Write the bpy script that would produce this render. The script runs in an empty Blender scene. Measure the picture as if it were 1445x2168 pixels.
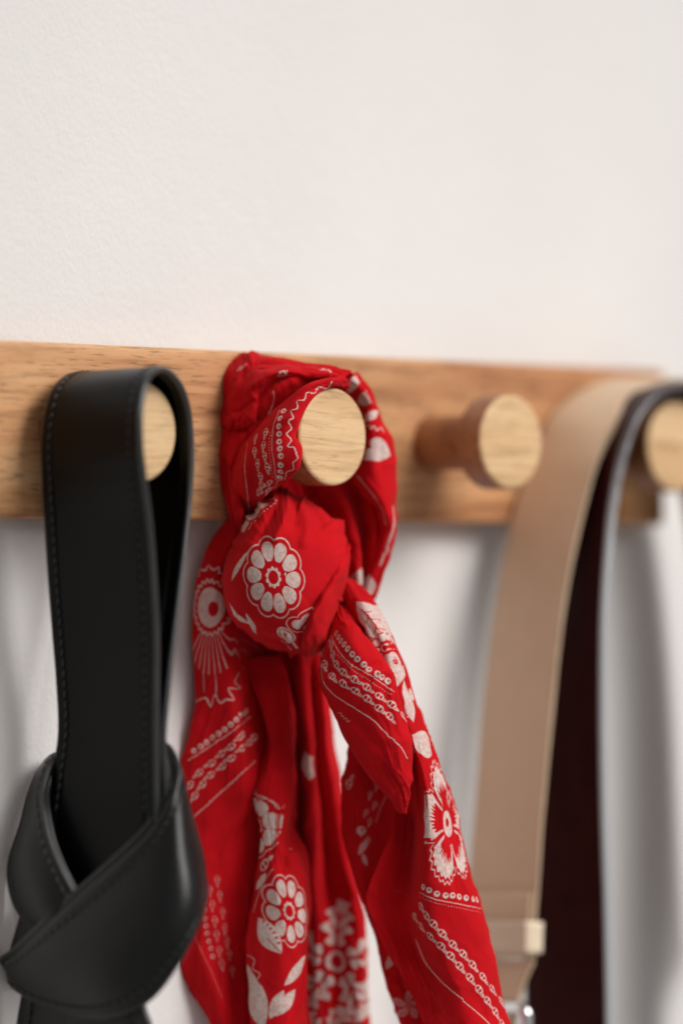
import bpy, math, random
import numpy as np
from mathutils import Matrix, Vector

C = bpy.context.scene.collection
SC = bpy.context.scene
random.seed(4)
RNG = np.random.default_rng(7)

# ------------------------------------------------------------------ camera
PW, PH = 1445.0, 2168.0
FPX = 10788.95
CAMP = np.array([-1.4020, -1.47278, -0.05463])
YAW, PITCH, ROLL = 0.821021, 0.011159, 0.00067
fw = np.array([math.sin(YAW) * math.cos(PITCH), math.cos(YAW) * math.cos(PITCH), math.sin(PITCH)])
rt0 = np.array([math.cos(YAW), -math.sin(YAW), 0.0])
up0 = np.cross(rt0, fw)
rt = math.cos(ROLL) * rt0 + math.sin(ROLL) * up0
up = -math.sin(ROLL) * rt0 + math.cos(ROLL) * up0
cd = bpy.data.cameras.new("camera")
cam = bpy.data.objects.new("camera", cd)
C.objects.link(cam)
cam.matrix_world = Matrix(((rt[0], up[0], -fw[0], CAMP[0]), (rt[1], up[1], -fw[1], CAMP[1]),
                           (rt[2], up[2], -fw[2], CAMP[2]), (0, 0, 0, 1)))
cd.sensor_fit = 'VERTICAL'
cd.sensor_height = 36.0
cd.sensor_width = 24.0
cd.lens = 36.0 * FPX / PH
cd.clip_start, cd.clip_end = 0.05, 50
PEG_STEP, PEG_Z, PEG_D, PEG_R = 0.11, -0.001, 0.0605, 0.0199
Z0 = float((np.array([PEG_STEP, -PEG_D, PEG_Z]) - CAMP) @ fw)      # view depth of the second peg's face
cd.dof.use_dof = True
cd.dof.focus_distance = Z0 - 0.022
cd.dof.aperture_fstop = 2.4
cd.dof.aperture_blades = 9
SC.camera = cam

# ------------------------------------------------------------------ light
world = bpy.data.worlds.new("World")
SC.world = world
world.use_nodes = True
bg = world.node_tree.nodes["Background"]
bg.inputs[0].default_value = (1.0, 0.96, 0.93, 1)
bg.inputs[1].default_value = 0.35


def area(name, pos, target, sx, sy, power, col, spread=180):
    l = bpy.data.lights.new(name, 'AREA')
    l.shape = 'RECTANGLE'
    l.size, l.size_y = sx, sy
    l.energy = power
    l.color = col
    l.spread = math.radians(spread)
    o = bpy.data.objects.new(name, l)
    C.objects.link(o)
    d = Vector(target) - Vector(pos)
    o.rotation_euler = d.to_track_quat('-Z', 'Y').to_euler()
    o.location = pos
    return o


area("window_light", (0.43, -1.12, 0.64), (0.17, 0.0, -0.14), 1.05, 1.0, 3.45, (1.0, 0.972, 0.945), 47)

SC.view_settings.view_transform = 'Standard'
SC.view_settings.look = 'None'
SC.view_settings.exposure = 0.0
SC.view_settings.gamma = 1.0
SC.render.film_transparent = False
try:
    SC.cycles.use_denoising = True
    SC.cycles.max_bounces = 8
except Exception:
    pass


# ------------------------------------------------------------------ helpers: points
def ray(px, py):
    return fw + rt * ((px - PW / 2) / FPX) - up * ((py - PH / 2) / FPX)


def V(px, py, depth):
    """point on the sight line at a view depth"""
    return CAMP + ray(px, py) * depth


def P(px, py, w):            # w millimetres nearer than the second peg's face
    return V(px, py, Z0 - w * 0.001)


ZK = float((np.array([-0.004, -0.046, -0.17]) - CAMP) @ fw)


def PK(px, py, w):           # the same about the axis of the black strap
    return V(px, py, ZK - w * 0.001)


def U(px, py, d):            # point at d metres in front of the wall
    r = ray(px, py)
    return CAMP + r * ((-d - CAMP[1]) / r[1])


def project(Q):
    d = Q - CAMP
    z = d @ fw
    return PW / 2 + FPX * (d @ rt) / z, PH / 2 - FPX * (d @ up) / z, z


def hermite_axis0(A, n):
    """smooth curve through A (k, ...) sampled at n points, chord-length spaced"""
    A = np.asarray(A, float)
    k = A.shape[0]
    if k == 2:
        t = np.linspace(0, 1, n).reshape((-1,) + (1,) * (A.ndim - 1))
        return A[0] * (1 - t) + A[1] * t
    seg = np.sqrt(((A[1:] - A[:-1]) ** 2).sum(-1))
    if seg.ndim > 1:
        seg = seg.reshape(seg.shape[0], -1).mean(1)
    seg = np.maximum(seg, 1e-7) ** 0.75
    t = np.concatenate([[0], np.cumsum(seg)])
    m = np.zeros_like(A)
    sh = (-1,) + (1,) * (A.ndim - 1)
    dl = (A[1:] - A[:-1]) / seg.reshape(sh)
    h = seg.reshape(sh)
    m[1:-1] = (dl[:-1] * h[1:] + dl[1:] * h[:-1]) / (h[1:] + h[:-1])
    m[0], m[-1] = dl[0], dl[-1]
    s = np.linspace(0, t[-1], n)
    i = np.clip(np.searchsorted(t, s, side='right') - 1, 0, k - 2)
    hh = seg[i]
    x = ((s - t[i]) / hh).reshape(sh)
    hh = hh.reshape(sh)
    return ((2 * x ** 3 - 3 * x ** 2 + 1) * A[i] + (x ** 3 - 2 * x ** 2 + x) * hh * m[i]
            + (-2 * x ** 3 + 3 * x ** 2) * A[i + 1] + (x ** 3 - x ** 2) * hh * m[i + 1])


def grid(ctrl, nu, nv):
    A = np.asarray(ctrl, float)
    A = hermite_axis0(A, nv)
    return hermite_axis0(A.transpose(1, 0, 2), nu).transpose(1, 0, 2)


def noise2(u, v, fu, fv, seed):
    r = np.random.default_rng(seed)
    nu, nv = int(fu) + 3, int(fv) + 3
    T = r.uniform(-1, 1, (nv, nu))
    x, y = u * fu, v * fv
    i, j = np.floor(x).astype(int), np.floor(y).astype(int)
    a, b = x - i, y - j
    a, b = a * a * a * (a * (a * 6 - 15) + 10), b * b * b * (b * (b * 6 - 15) + 10)
    i, j = np.clip(i, 0, nu - 2), np.clip(j, 0, nv - 2)
    return (T[j, i] * (1 - a) + T[j, i + 1] * a) * (1 - b) + (T[j + 1, i] * (1 - a) + T[j + 1, i + 1] * a) * b


def normals(G, wrap_v=False):
    du = np.gradient(G, axis=1)
    if wrap_v:
        dv = np.roll(G, -1, 0) - np.roll(G, 1, 0)
    else:
        dv = np.gradient(G, axis=0)
    n = np.cross(du, dv)
    n /= np.maximum(np.linalg.norm(n, axis=2, keepdims=True), 1e-12)
    return n


# ------------------------------------------------------------------ helpers: objects
def link(o, parent=None):
    C.objects.link(o)
    if parent is not None:
        o.parent = parent
        o.matrix_parent_inverse = parent.matrix_world.inverted() if False else Matrix.Translation(-Vector(parent.location))
    return o


def tag(o, label=None, cat=None, group=None, kind=None):
    for k, v in (("label", label), ("category", cat), ("group", group), ("kind", kind)):
        if v:
            o[k] = v
    return o


def empty(name, loc):
    o = bpy.data.objects.new(name, None)
    o.location = loc
    o.empty_display_size = 0.01
    C.objects.link(o)
    return o


def mesh_obj(name, verts, faces, mats, parent=None, uv=None, midx=None, smooth=True):
    """faces: (n,4) int array (a triangle repeats its last index) or a list"""
    me = bpy.data.meshes.new(name)
    if isinstance(faces, np.ndarray):
        nf = len(faces)
        me.vertices.add(len(verts))
        me.vertices.foreach_set("co", np.asarray(verts, np.float32).ravel())
        me.loops.add(nf * 4)
        me.loops.foreach_set("vertex_index", faces.astype(np.int32).ravel())
        me.polygons.add(nf)
        me.polygons.foreach_set("loop_start", np.arange(nf, dtype=np.int32) * 4)
        try:
            me.polygons.foreach_set("loop_total", np.full(nf, 4, np.int32))
        except Exception:
            pass
        if uv is not None:
            l = me.uv_layers.new(name="UVMap")
            l.data.foreach_set("uv", np.asarray(uv, np.float32)[faces.ravel()].ravel())
        if midx is not None:
            me.polygons.foreach_set("material_index", np.asarray(midx, np.int32))
        me.update(calc_edges=True)
    else:
        me.from_pydata([tuple(v) for v in verts], [], [tuple(f) for f in faces])
        me.update()
    if smooth:
        me.polygons.foreach_set("use_smooth", np.ones(len(me.polygons), bool))
    for m in (mats if isinstance(mats, (list, tuple)) else [mats]):
        me.materials.append(m)
    o = bpy.data.objects.new(name, me)
    return link(o, parent)


def sheet(name, G, t, mats, parent, arc=3, flip=False):
    """a closed slab of thickness t about the grid G (nv, nu, 3) with rounded long edges"""
    nv, nu, _ = G.shape
    n = normals(G)
    view = CAMP - G
    if ((n * view).sum(2)).mean() < 0:
        n = -n
    if flip:
        n = -n
    cols, us, mi = [], [], []
    for i in range(nu):
        cols.append(G[:, i] + n[:, i] * t / 2); us.append(i / (nu - 1)); mi.append(0)
    mi[-1] = 1
    e = G[:, -1] - G[:, -2]
    e /= np.maximum(np.linalg.norm(e, axis=1, keepdims=True), 1e-12)
    for k in range(1, arc + 1):
        a = math.pi * k / (arc + 1)
        cols.append(G[:, -1] + n[:, -1] * (t / 2 * math.cos(a)) + e * (t / 2 * math.sin(a))); us.append(1.0); mi.append(1)
    for i in range(nu - 1, -1, -1):
        cols.append(G[:, i] - n[:, i] * t / 2); us.append(i / (nu - 1)); mi.append(0)
    mi[-1] = 1
    e = G[:, 0] - G[:, 1]
    e /= np.maximum(np.linalg.norm(e, axis=1, keepdims=True), 1e-12)
    for k in range(1, arc + 1):
        a = math.pi * k / (arc + 1)
        cols.append(G[:, 0] - n[:, 0] * (t / 2 * math.cos(a)) + e * (t / 2 * math.sin(a))); us.append(0.0); mi.append(1)
    A = np.stack(cols, 1)                                  # nv, m, 3
    m = A.shape[1]
    verts = A.reshape(-1, 3)
    uv = np.stack([np.tile(np.array(us), (nv, 1)), np.tile(np.linspace(0, 1, nv)[:, None], (1, m))], 2).reshape(-1, 2)
    i = np.arange(m)
    j = np.arange(nv - 1)
    a = (j[:, None] * m + i[None, :])
    b = (j[:, None] * m + ((i + 1) % m)[None, :])
    F = np.stack([a, b, b + m, a + m], 2).reshape(-1, 4)
    MI = np.tile(np.array(mi), (nv - 1, 1)).reshape(-1)
    caps = []
    for r, rev in ((0, True), (nv - 1, False)):
        base = r * m
        for q in range(nu - 1):
            f0, f1 = base + q, base + q + 1
            b0, b1 = base + (nu + arc) + (nu - 1 - q), base + (nu + arc) + (nu - 2 - q)
            caps.append([f0, f1, b1, b0] if not rev else [f0, b0, b1, f1])
    F = np.concatenate([F, np.array(caps)])
    MI = np.concatenate([MI, np.ones(len(caps), int)])
    if not isinstance(mats, (list, tuple)):
        MI[:] = 0
    # orientation: outward
    p0, p1, p2 = verts[F[nu // 2, 0]], verts[F[nu // 2, 1]], verts[F[nu // 2, 2]]
    if np.dot(np.cross(p1 - p0, p2 - p1), n[0, nu // 2]) < 0:
        F = F[:, ::-1]
    return mesh_obj(name, verts, F, mats, parent, uv, MI)


# ------------------------------------------------------------------ helpers: materials
def mat(name):
    m = bpy.data.materials.new(name)
    m.use_nodes = True
    nt = m.node_tree
    b = nt.nodes["Principled BSDF"]
    return m, nt, b


def node(nt, typ, **kw):
    n = nt.nodes.new(typ)
    for k, v in kw.items():
        if k.startswith("i_"):
            key = k[2:]
            n.inputs[int(key) if key.isdigit() else key.replace("_", " ")].default_value = v
        else:
            setattr(n, k, v)
    return n


def ramp(nt, fac, stops, interp='LINEAR'):
    r = nt.nodes.new("ShaderNodeValToRGB")
    r.color_ramp.interpolation = interp
    el = r.color_ramp.elements
    while len(el) < len(stops):
        el.new(0.5)
    for e, (p, c) in zip(el, stops):
        e.position = p
        e.color = c if len(c) == 4 else (*c, 1)
    nt.links.new(fac, r.inputs[0])
    return r.outputs[0]


def bump(nt, b, height, strength, dist):
    n = nt.nodes.new("ShaderNodeBump")
    n.inputs["Strength"].default_value = strength
    n.inputs["Distance"].default_value = dist
    nt.links.new(height, n.inputs["Height"])
    nt.links.new(n.outputs[0], b.inputs["Normal"])
    return n


def coords(nt, scale, rot=(0, 0, 0), kind="Object"):
    tc = nt.nodes.new("ShaderNodeTexCoord")
    mp = nt.nodes.new("ShaderNodeMapping")
    mp.inputs["Scale"].default_value = scale
    mp.inputs["Rotation"].default_value = rot
    nt.links.new(tc.outputs[kind], mp.inputs[0])
    return mp.outputs[0]


def wall_material():
    m, nt, b = mat("wall_plaster")
    v = coords(nt, (1, 1, 0.72))
    n1 = node(nt, "ShaderNodeTexNoise", i_Scale=520.0, i_Detail=3.0, i_Roughness=0.55)
    nt.links.new(v, n1.inputs["Vector"])
    n2 = node(nt, "ShaderNodeTexNoise", i_Scale=130.0, i_Detail=2.0)
    nt.links.new(v, n2.inputs["Vector"])
    n3 = node(nt, "ShaderNodeTexNoise", i_Scale=9.0, i_Detail=2.0)
    nt.links.new(v, n3.inputs["Vector"])
    mx = node(nt, "ShaderNodeMath", operation='MULTIPLY_ADD')
    nt.links.new(n2.outputs[0], mx.inputs[0]); mx.inputs[1].default_value = 1.4
    nt.links.new(n1.outputs[0], mx.inputs[2])
    bump(nt, b, mx.outputs[0], 0.40, 0.0007)
    c = ramp(nt, n3.outputs[0], [(0.3, (0.73, 0.708, 0.692)), (0.7, (0.76, 0.742, 0.728))])
    nt.links.new(c, b.inputs["Base Color"])
    b.inputs["Roughness"].default_value = 0.85
    b.inputs["Specular IOR Level"].default_value = 0.25
    return m


def wood_material(name, cols, scale=1.0, rough=0.5, fleck=0.5, seed=0.0, streak=0.75):
    """grain running along x"""
    m, nt, b = mat(name)
    tc = nt.nodes.new("ShaderNodeTexCoord")
    oi = nt.nodes.new("ShaderNodeObjectInfo")
    off = node(nt, "ShaderNodeVectorMath", operation='ADD')
    mul = node(nt, "ShaderNodeVectorMath", operation='SCALE')
    comb = nt.nodes.new("ShaderNodeCombineXYZ")
    for k in range(3):
        nt.links.new(oi.outputs["Random"], comb.inputs[k])
    nt.links.new(comb.outputs[0], mul.inputs[0])
    mul.inputs["Scale"].default_value = 7.0
    nt.links.new(tc.outputs["Object"], off.inputs[0])
    nt.links.new(mul.outputs[0], off.inputs[1])

    def nz(sc, scale_n, detail, rough_n=0.6, dist=0.0):
        mp = nt.nodes.new("ShaderNodeMapping")
        mp.inputs["Scale"].default_value = sc
        mp.inputs["Location"].default_value = (seed, seed * 2, seed * 3)
        nt.links.new(off.outputs[0], mp.inputs[0])
        n = node(nt, "ShaderNodeTexNoise", i_Scale=scale_n, i_Detail=detail, i_Roughness=rough_n, i_Distortion=dist)
        nt.links.new(mp.outputs[0], n.inputs["Vector"])
        return n.outputs[0]
    broad = nz((5 * scale, 30 * scale, 42 * scale), 1.0, 3.0, 0.55, 0.6)
    fine = nz((26 * scale, 330 * scale, 420 * scale), 1.0, 4.0, 0.65, 0.2)
    pore = nz((90 * scale, 900 * scale, 1100 * scale), 1.0, 2.0, 0.5)
    c1 = ramp(nt, broad, [(0.30, cols[0]), (0.52, cols[1]), (0.72, cols[2])])
    c2 = ramp(nt, fine, [(0.34, (0.60, 0.55, 0.50)), (0.50, (1, 1, 1)), (0.68, (1.10, 1.10, 1.10))])
    c3 = ramp(nt, pore, [(0.34, (1 - fleck, 1 - fleck, 1 - fleck)), (0.42, (1, 1, 1))])
    mxa = node(nt, "ShaderNodeMix", data_type='RGBA', blend_type='MULTIPLY')
    mxa.inputs[0].default_value = streak
    nt.links.new(c1, mxa.inputs[6]); nt.links.new(c2, mxa.inputs[7])
    mxb = node(nt, "ShaderNodeMix", data_type='RGBA', blend_type='MULTIPLY')
    mxb.inputs[0].default_value = 0.8
    nt.links.new(mxa.outputs[2], mxb.inputs[6]); nt.links.new(c3, mxb.inputs[7])
    nt.links.new(mxb.outputs[2], b.inputs["Base Color"])
    add = node(nt, "ShaderNodeMath", operation='ADD')
    nt.links.new(fine, add.inputs[0]); nt.links.new(pore, add.inputs[1])
    bump(nt, b, add.outputs[0], 0.25, 0.0003)
    b.inputs["Roughness"].default_value = rough
    b.inputs["Specular IOR Level"].default_value = 0.35
    return m


def leather_material(name, col, rough, grain=0.25, spec=0.5, var=0.15, grain_scale=1500.0):
    m, nt, b = mat(name)
    v = coords(nt, (1, 1, 1))
    n1 = node(nt, "ShaderNodeTexVoronoi", i_Scale=grain_scale)
    nt.links.new(v, n1.inputs["Vector"])
    n2 = node(nt, "ShaderNodeTexNoise", i_Scale=90.0, i_Detail=4.0)
    nt.links.new(v, n2.inputs["Vector"])
    dk = tuple(c * (1 - var) for c in col)
    lt = tuple(min(1, c * (1 + var)) for c in col)
    c = ramp(nt, n2.outputs[0], [(0.3, dk), (0.7, lt)])
    nt.links.new(c, b.inputs["Base Color"])
    r = node(nt, "ShaderNodeMapRange", i_3=rough - 0.05, i_4=rough + 0.08)
    nt.links.new(n2.outputs[0], r.inputs[0])
    nt.links.new(r.outputs[0], b.inputs["Roughness"])
    mx = node(nt, "ShaderNodeMath", operation='MULTIPLY_ADD')
    nt.links.new(n2.outputs[0], mx.inputs[0]); mx.inputs[1].default_value = 0.6
    nt.links.new(n1.outputs["Distance"], mx.inputs[2])
    bump(nt, b, mx.outputs[0], grain, 0.00025)
    b.inputs["Specular IOR Level"].default_value = spec
    return m


RED = (0.55, 0.0044, 0.0095)
INK = (0.70, 0.585, 0.535)


def cloth_material(name, img=None):
    m, nt, b = mat(name)
    tc = nt.nodes.new("ShaderNodeTexCoord")
    v = coords(nt, (1, 1, 1))
    n1 = node(nt, "ShaderNodeTexNoise", i_Scale=60.0, i_Detail=3.0)
    nt.links.new(v, n1.inputs["Vector"])
    base = ramp(nt, n1.outputs[0], [(0.3, tuple(c * 0.88 for c in RED)), (0.7, tuple(c * 1.1 for c in RED))])
    n2 = node(nt, "ShaderNodeTexNoise", i_Scale=2600.0, i_Detail=2.0)
    nt.links.new(v, n2.inputs["Vector"])
    n3 = node(nt, "ShaderNodeTexNoise", i_Scale=700.0, i_Detail=3.0)
    nt.links.new(v, n3.inputs["Vector"])
    if img is not None:
        it = nt.nodes.new("ShaderNodeTexImage")
        it.image = img
        it.extension = 'EXTEND'
        it.interpolation = 'Cubic'
        nt.links.new(tc.outputs["UV"], it.inputs[0])
        fac = node(nt, "ShaderNodeMath", operation='MULTIPLY')
        br = node(nt, "ShaderNodeMapRange", i_1=0.30, i_2=0.62, i_3=0.62, i_4=1.0)
        nt.links.new(n3.outputs[0], br.inputs[0])
        nt.links.new(it.outputs[0], fac.inputs[0]); nt.links.new(br.outputs[0], fac.inputs[1])
        mx = node(nt, "ShaderNodeMix", data_type='RGBA')
        nt.links.new(fac.outputs[0], mx.inputs[0])
        nt.links.new(base, mx.inputs[6])
        mx.inputs[7].default_value = (*INK, 1)
        base = mx.outputs[2]
    nt.links.new(base, b.inputs["Base Color"])
    b.inputs["Roughness"].default_value = 0.9
    b.inputs["Specular IOR Level"].default_value = 0.12
    b.inputs["Sheen Weight"].default_value = 0.06
    b.inputs["Sheen Roughness"].default_value = 0.5
    b.inputs["Sheen Tint"].default_value = (1.0, 0.35, 0.3, 1)
    mxh = node(nt, "ShaderNodeMath", operation='MULTIPLY_ADD')
    nt.links.new(n3.outputs[0], mxh.inputs[0]); mxh.inputs[1].default_value = 0.8
    nt.links.new(n2.outputs[0], mxh.inputs[2])
    bump(nt, b, mxh.outputs[0], 0.5, 0.0003)
    tr = nt.nodes.new("ShaderNodeBsdfTranslucent")
    nt.links.new(base, tr.inputs[0])
    ms = nt.nodes.new("ShaderNodeMixShader")
    ms.inputs[0].default_value = 0.10
    out = nt.nodes["Material Output"]
    nt.links.new(b.outputs[0], ms.inputs[1]); nt.links.new(tr.outputs[0], ms.inputs[2])
    nt.links.new(ms.outputs[0], out.inputs[0])
    return m


# ------------------------------------------------------------------ the wall
M_wall = wall_material()
wv = [(-2.2, 0, -1.6), (3.0, 0, -1.6), (3.0, 0, 1.8), (-2.2, 0, 1.8),
      (-2.2, 0.1, -1.6), (3.0, 0.1, -1.6), (3.0, 0.1, 1.8), (-2.2, 0.1, 1.8)]
wall = mesh_obj("wall", wv, [(0, 1, 2, 3), (7, 6, 5, 4), (1, 0, 4, 5), (2, 1, 5, 6), (3, 2, 6, 7), (0, 3, 7, 4)], M_wall, smooth=False)
tag(wall, "off white painted plaster wall with a fine rolled texture", "wall", kind="structure")

# ------------------------------------------------------------------ coat rack
M_rail = wood_material("oak_rail", [(0.42, 0.19, 0.085), (0.60, 0.315, 0.15), (0.70, 0.41, 0.21)], 1.0, 0.42, 0.5)
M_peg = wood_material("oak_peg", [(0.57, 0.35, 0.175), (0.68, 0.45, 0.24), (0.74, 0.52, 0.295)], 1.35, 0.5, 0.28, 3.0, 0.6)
M_oak_shaded = wood_material("oak_shaded", [(0.25, 0.088, 0.033), (0.37, 0.145, 0.057), (0.46, 0.21, 0.088)], 1.2, 0.45, 0.4, 5.0)  # darker red oak: shade on stems and head sides painted into the colour
rack = empty("coat_rack", (0.05, 0, 0))
tag(rack, "oak coat rack with four round pegs screwed along the white wall", "coat rack")
RAIL_T, RAIL_H = 0.015, 0.035
xr = float(U(1408, 1108, RAIL_T)[0])


def rounded_rail(x0, x1):
    prof = []
    r = 0.0022
    for cx, cz, a0 in ((RAIL_T - r, RAIL_H - r, 0), (RAIL_T - r, -RAIL_H + r, -90)):
        pts = []
        for k in range(6):
            a = math.radians(a0 + 90 - 18 * k)
            pts.append((cx + r * math.cos(a), cz + r * math.sin(a)))
        prof += pts
    prof = [(0.0004, RAIL_H)] + prof + [(0.0004, -RAIL_H)]
    xs = [(x0, 0.0)] + [(x0 + r * (1 - math.cos(math.radians(a))), r * math.sin(math.radians(a))) for a in (0, 30, 60, 90)]
    xs = [(x, r - s) for x, s in xs]
    xe = [(x1 - r * (1 - math.sin(math.radians(a))), r * (1 - math.cos(math.radians(a)))) for a in (0, 30, 60, 90)]
    st = [(x0, 0.0)] + [(x0 + (x1 - x0) * k / 40, 0.0) for k in range(1, 40)] + xe
    verts, faces = [], []
    m = len(prof)
    for x, ins in st:
        for d, z in prof:
            dd = d - ins if d > RAIL_T / 2 else d
            zz = z - math.copysign(ins, z)
            verts.append((x, -dd, zz))
    for i in range(len(st) - 1):
        for k in range(m - 1):
            faces.append((i * m + k, (i + 1) * m + k, (i + 1) * m + k + 1, i * m + k + 1))
        faces.append((i * m + m - 1, (i + 1) * m + m - 1, (i + 1) * m, i * m))
    faces.append(tuple(range(m))[::-1])
    faces.append(tuple((len(st) - 1) * m + k for k in range(m)))
    return verts, faces


v, f = rounded_rail(-0.34, xr)
rail = mesh_obj("rail", v, f, M_rail, rack, smooth=False)
try:
    for p in rail.data.polygons:
        p.use_smooth = len(p.vertices) == 4
except Exception:
    pass


def lathe(profile, n=72):
    """profile of (radius, distance from the wall); axis along -y"""
    verts, faces = [], []
    for r, d in profile:
        for k in range(n):
            a = 2 * math.pi * k / n
            verts.append((r * math.cos(a), -d, r * math.sin(a)))
    for i in range(len(profile) - 1):
        for k in range(n):
            k2 = (k + 1) % n
            faces.append((i * n + k, i * n + k2, (i + 1) * n + k2, (i + 1) * n + k))
    faces.append(tuple(range(n))[::-1])
    faces.append(tuple((len(profile) - 1) * n + k for k in range(n)))
    return verts, faces


RS = 0.0117
stem_prof = [(RS, RAIL_T - 0.0003)] + [(RS, RAIL_T + 0.004 * k) for k in range(1, 6)]
stem_prof += [(RS + 0.004 * (1 - math.cos(math.radians(a))), 0.0385 + 0.0078 * math.sin(math.radians(a))) for a in (15, 30, 45, 60, 75, 90)]
HB = 0.0463
rr = 0.0016
head_prof = [(0.013, HB)] + [(PEG_R - rr + rr * math.sin(math.radians(a)), HB + rr * (1 - math.cos(math.radians(a)))) for a in (0, 30, 60, 90)]
head_prof += [(PEG_R - rr + rr * math.cos(math.radians(a)), PEG_D - rr + rr * math.sin(math.radians(a))) for a in (0, 18, 36, 54, 72, 90)]
sv, sf = lathe(stem_prof)
hv, hf = lathe(head_prof)
peg_me = head_me = None
for i in range(4):
    if i == 0:
        pg = mesh_obj("peg", sv, sf, M_oak_shaded, rack)
        hd = mesh_obj("peg_head", hv, hf, [M_peg, M_oak_shaded], None)
        peg_me, head_me = pg.data, hd.data
        for o in (hd,):
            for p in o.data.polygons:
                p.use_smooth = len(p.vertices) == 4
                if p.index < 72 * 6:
                    p.material_index = 1  # head side: shade painted in with the darker oak
    else:
        pg = bpy.data.objects.new("peg", peg_me)
        hd = bpy.data.objects.new("peg_head", head_me)
        C.objects.link(pg); C.objects.link(hd)
    pg.parent = rack
    pg.matrix_parent_inverse = Matrix.Identity(4)
    pg.location = Vector((i * PEG_STEP, 0, PEG_Z)) - Vector(rack.location)
    hd.parent = pg
    hd.matrix_parent_inverse = Matrix.Identity(4)
    hd.location = (0, 0, 0)
    hd.rotation_euler = (0, (-0.03, 0.05, -0.02, 0.04)[i], 0)


# ------------------------------------------------------------------ black knotted strap on the first peg
M_black = leather_material("black_leather", (0.0014, 0.0015, 0.0016), 0.34, 0.22, 0.14)
M_black_tight = leather_material("black_leather_tight", (0.0008, 0.0009, 0.0010), 0.34, 0.26, 0.34)
M_knot_edge = leather_material("black_knot_edge", (0.020, 0.020, 0.021), 0.33, 0.1, 0.6)
M_edge = leather_material("black_edge_paint", (0.016, 0.0165, 0.0175), 0.30, 0.1, 0.8)
M_thread = leather_material("black_thread", (0.014, 0.014, 0.0145), 0.42, 0.1, 0.5)
strap = empty("leather_strap", (0.0, -0.046, -0.26))
tag(strap, "black leather strap looped over the leftmost peg and tied in a big knot", "strap")


def groove(G, t, edges=(0.085, 0.915), depth=0.0006, wd=0.016):
    n = normals(G)
    if ((n * (CAMP - G)).sum(2)).mean() < 0:
        n = -n
    u = np.linspace(0, 1, G.shape[1])
    g = sum(np.exp(-((u - e) / wd) ** 2) for e in edges)
    g = g + 0.0
    return G - n * (g * depth)[None, :, None]


def stitches(G, t, ucols, parent, pitch=0.0041, ln=0.0029, r=0.00055, both=False):
    nv, nu, _ = G.shape
    n = normals(G)
    if ((n * (CAMP - G)).sum(2)).mean() < 0:
        n = -n
    V_, F_ = [], []
    for uc in ucols:
        i = int(round(uc * (nu - 1)))
        line = G[:, i] + n[:, i] * (t / 2 + 0.00005)
        seg = np.linalg.norm(np.diff(line, axis=0), axis=1)
        s = np.concatenate([[0], np.cumsum(seg)])
        x = pitch
        while x + ln < s[-1]:
            a = np.array([np.interp(x, s, line[:, k]) for k in range(3)])
            b = np.array([np.interp(x + ln, s, line[:, k]) for k in range(3)])
            j = min(nv - 1, int(np.searchsorted(s, x)))
            nn = n[j, i]
            d = (b - a) / max(np.linalg.norm(b - a), 1e-9)
            sd = np.cross(nn, d)
            a = a + sd * 0.00025; b = b - sd * 0.00025
            base = len(V_)
            for tt, rr_ in ((0, 0.35), (0.2, 1), (0.8, 1), (1, 0.35)):
                c = a + (b - a) * tt
                for k in range(6):
                    an = k * math.pi / 3
                    V_.append(c + (sd * math.cos(an) + nn * math.sin(an)) * r * rr_)
            for q in range(3):
                for k in range(6):
                    k2 = (k + 1) % 6
                    F_.append((base + q * 6 + k, base + q * 6 + k2, base + q * 6 + 6 + k2, base + q * 6 + 6 + k))
            x += pitch
    o = mesh_obj("stitching", V_, np.array(F_), M_thread, parent)
    tag(o, kind="stuff")
    return o


T_STRAP = 0.0029
# loop: (front edge px, py, d), (back edge px, py, d)
loop = [
    ((268, 1990, .064), (150, 1990, .0300)),
    ((306, 1880, .068), (118, 1880, .0225)),
    ((330, 1760, .0712), (102, 1760, .0195)),
    ((331, 1640, .072), (118, 1640, .0200)),
    ((331, 1560, .0722), (130, 1555, .0202)),
    ((331, 1460, .0725), (126, 1440, .0205)),
    ((331, 1349, .073), (117, 1330, .021)),
    ((324, 1211, .074), (108, 1211, .022)),
    ((315, 1098, .0755), (101, 1098, .0235)),
    ((304, 1014, .0775), (96, 1014, .0255)),
    ((296, 939, .079), (94, 939, .027)),
    ((296, 871, .0785), (102, 871, .0268)),
    ((307, 815, .0765), (117, 826, .0255)),
    ((320, 792, .074), (142, 801, .0225)),
    ((341, 783, .071), (166, 795, .0200)),
    ((362, 793, .0685), (192, 802, .0180)),
    ((381, 818, .0665), (207, 826, .0175)),
    ((396, 862, .065), (214, 868, .0175)),
    ((403, 925, .065), (216, 930, .0175)),
    ((404, 977, .0655), (214, 980, .0175)),
    ((400, 1051, .066), (208, 1051, .0175)),
    ((387, 1180, .068), (192, 1180, .0175)),
    ((370, 1321, .070), (172, 1321, .0185)),
    ((354, 1460, .0715), (154, 1460, .0195)),
    ((345, 1570, .0722), (146, 1570, .0202)),
    ((350, 1680, .0720), (136, 1680, .0200)),
    ((346, 1760, .0705), (128, 1760, .0195)),
    ((312, 1880, .066), (136, 1880, .0225)),
    ((276, 1990, .062), (160, 1990, .0300)),
]
ctrl = [[U(*b), U(*b) * 0.5 + U(*f_) * 0.5, U(*f_)] for f_, b in loop]
Gs = grid(ctrl, 100, 320)
half = 130
sh = sheet("strap_loop", groove(Gs, T_STRAP), T_STRAP, [M_black, M_edge], strap, arc=5)
stitches(Gs[30:170], T_STRAP, (0.085, 0.915), sh)


def pk_grid(rows, nu, nv):
    return grid([[PK(*p) for p in r] for r in rows], nu, nv)


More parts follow.
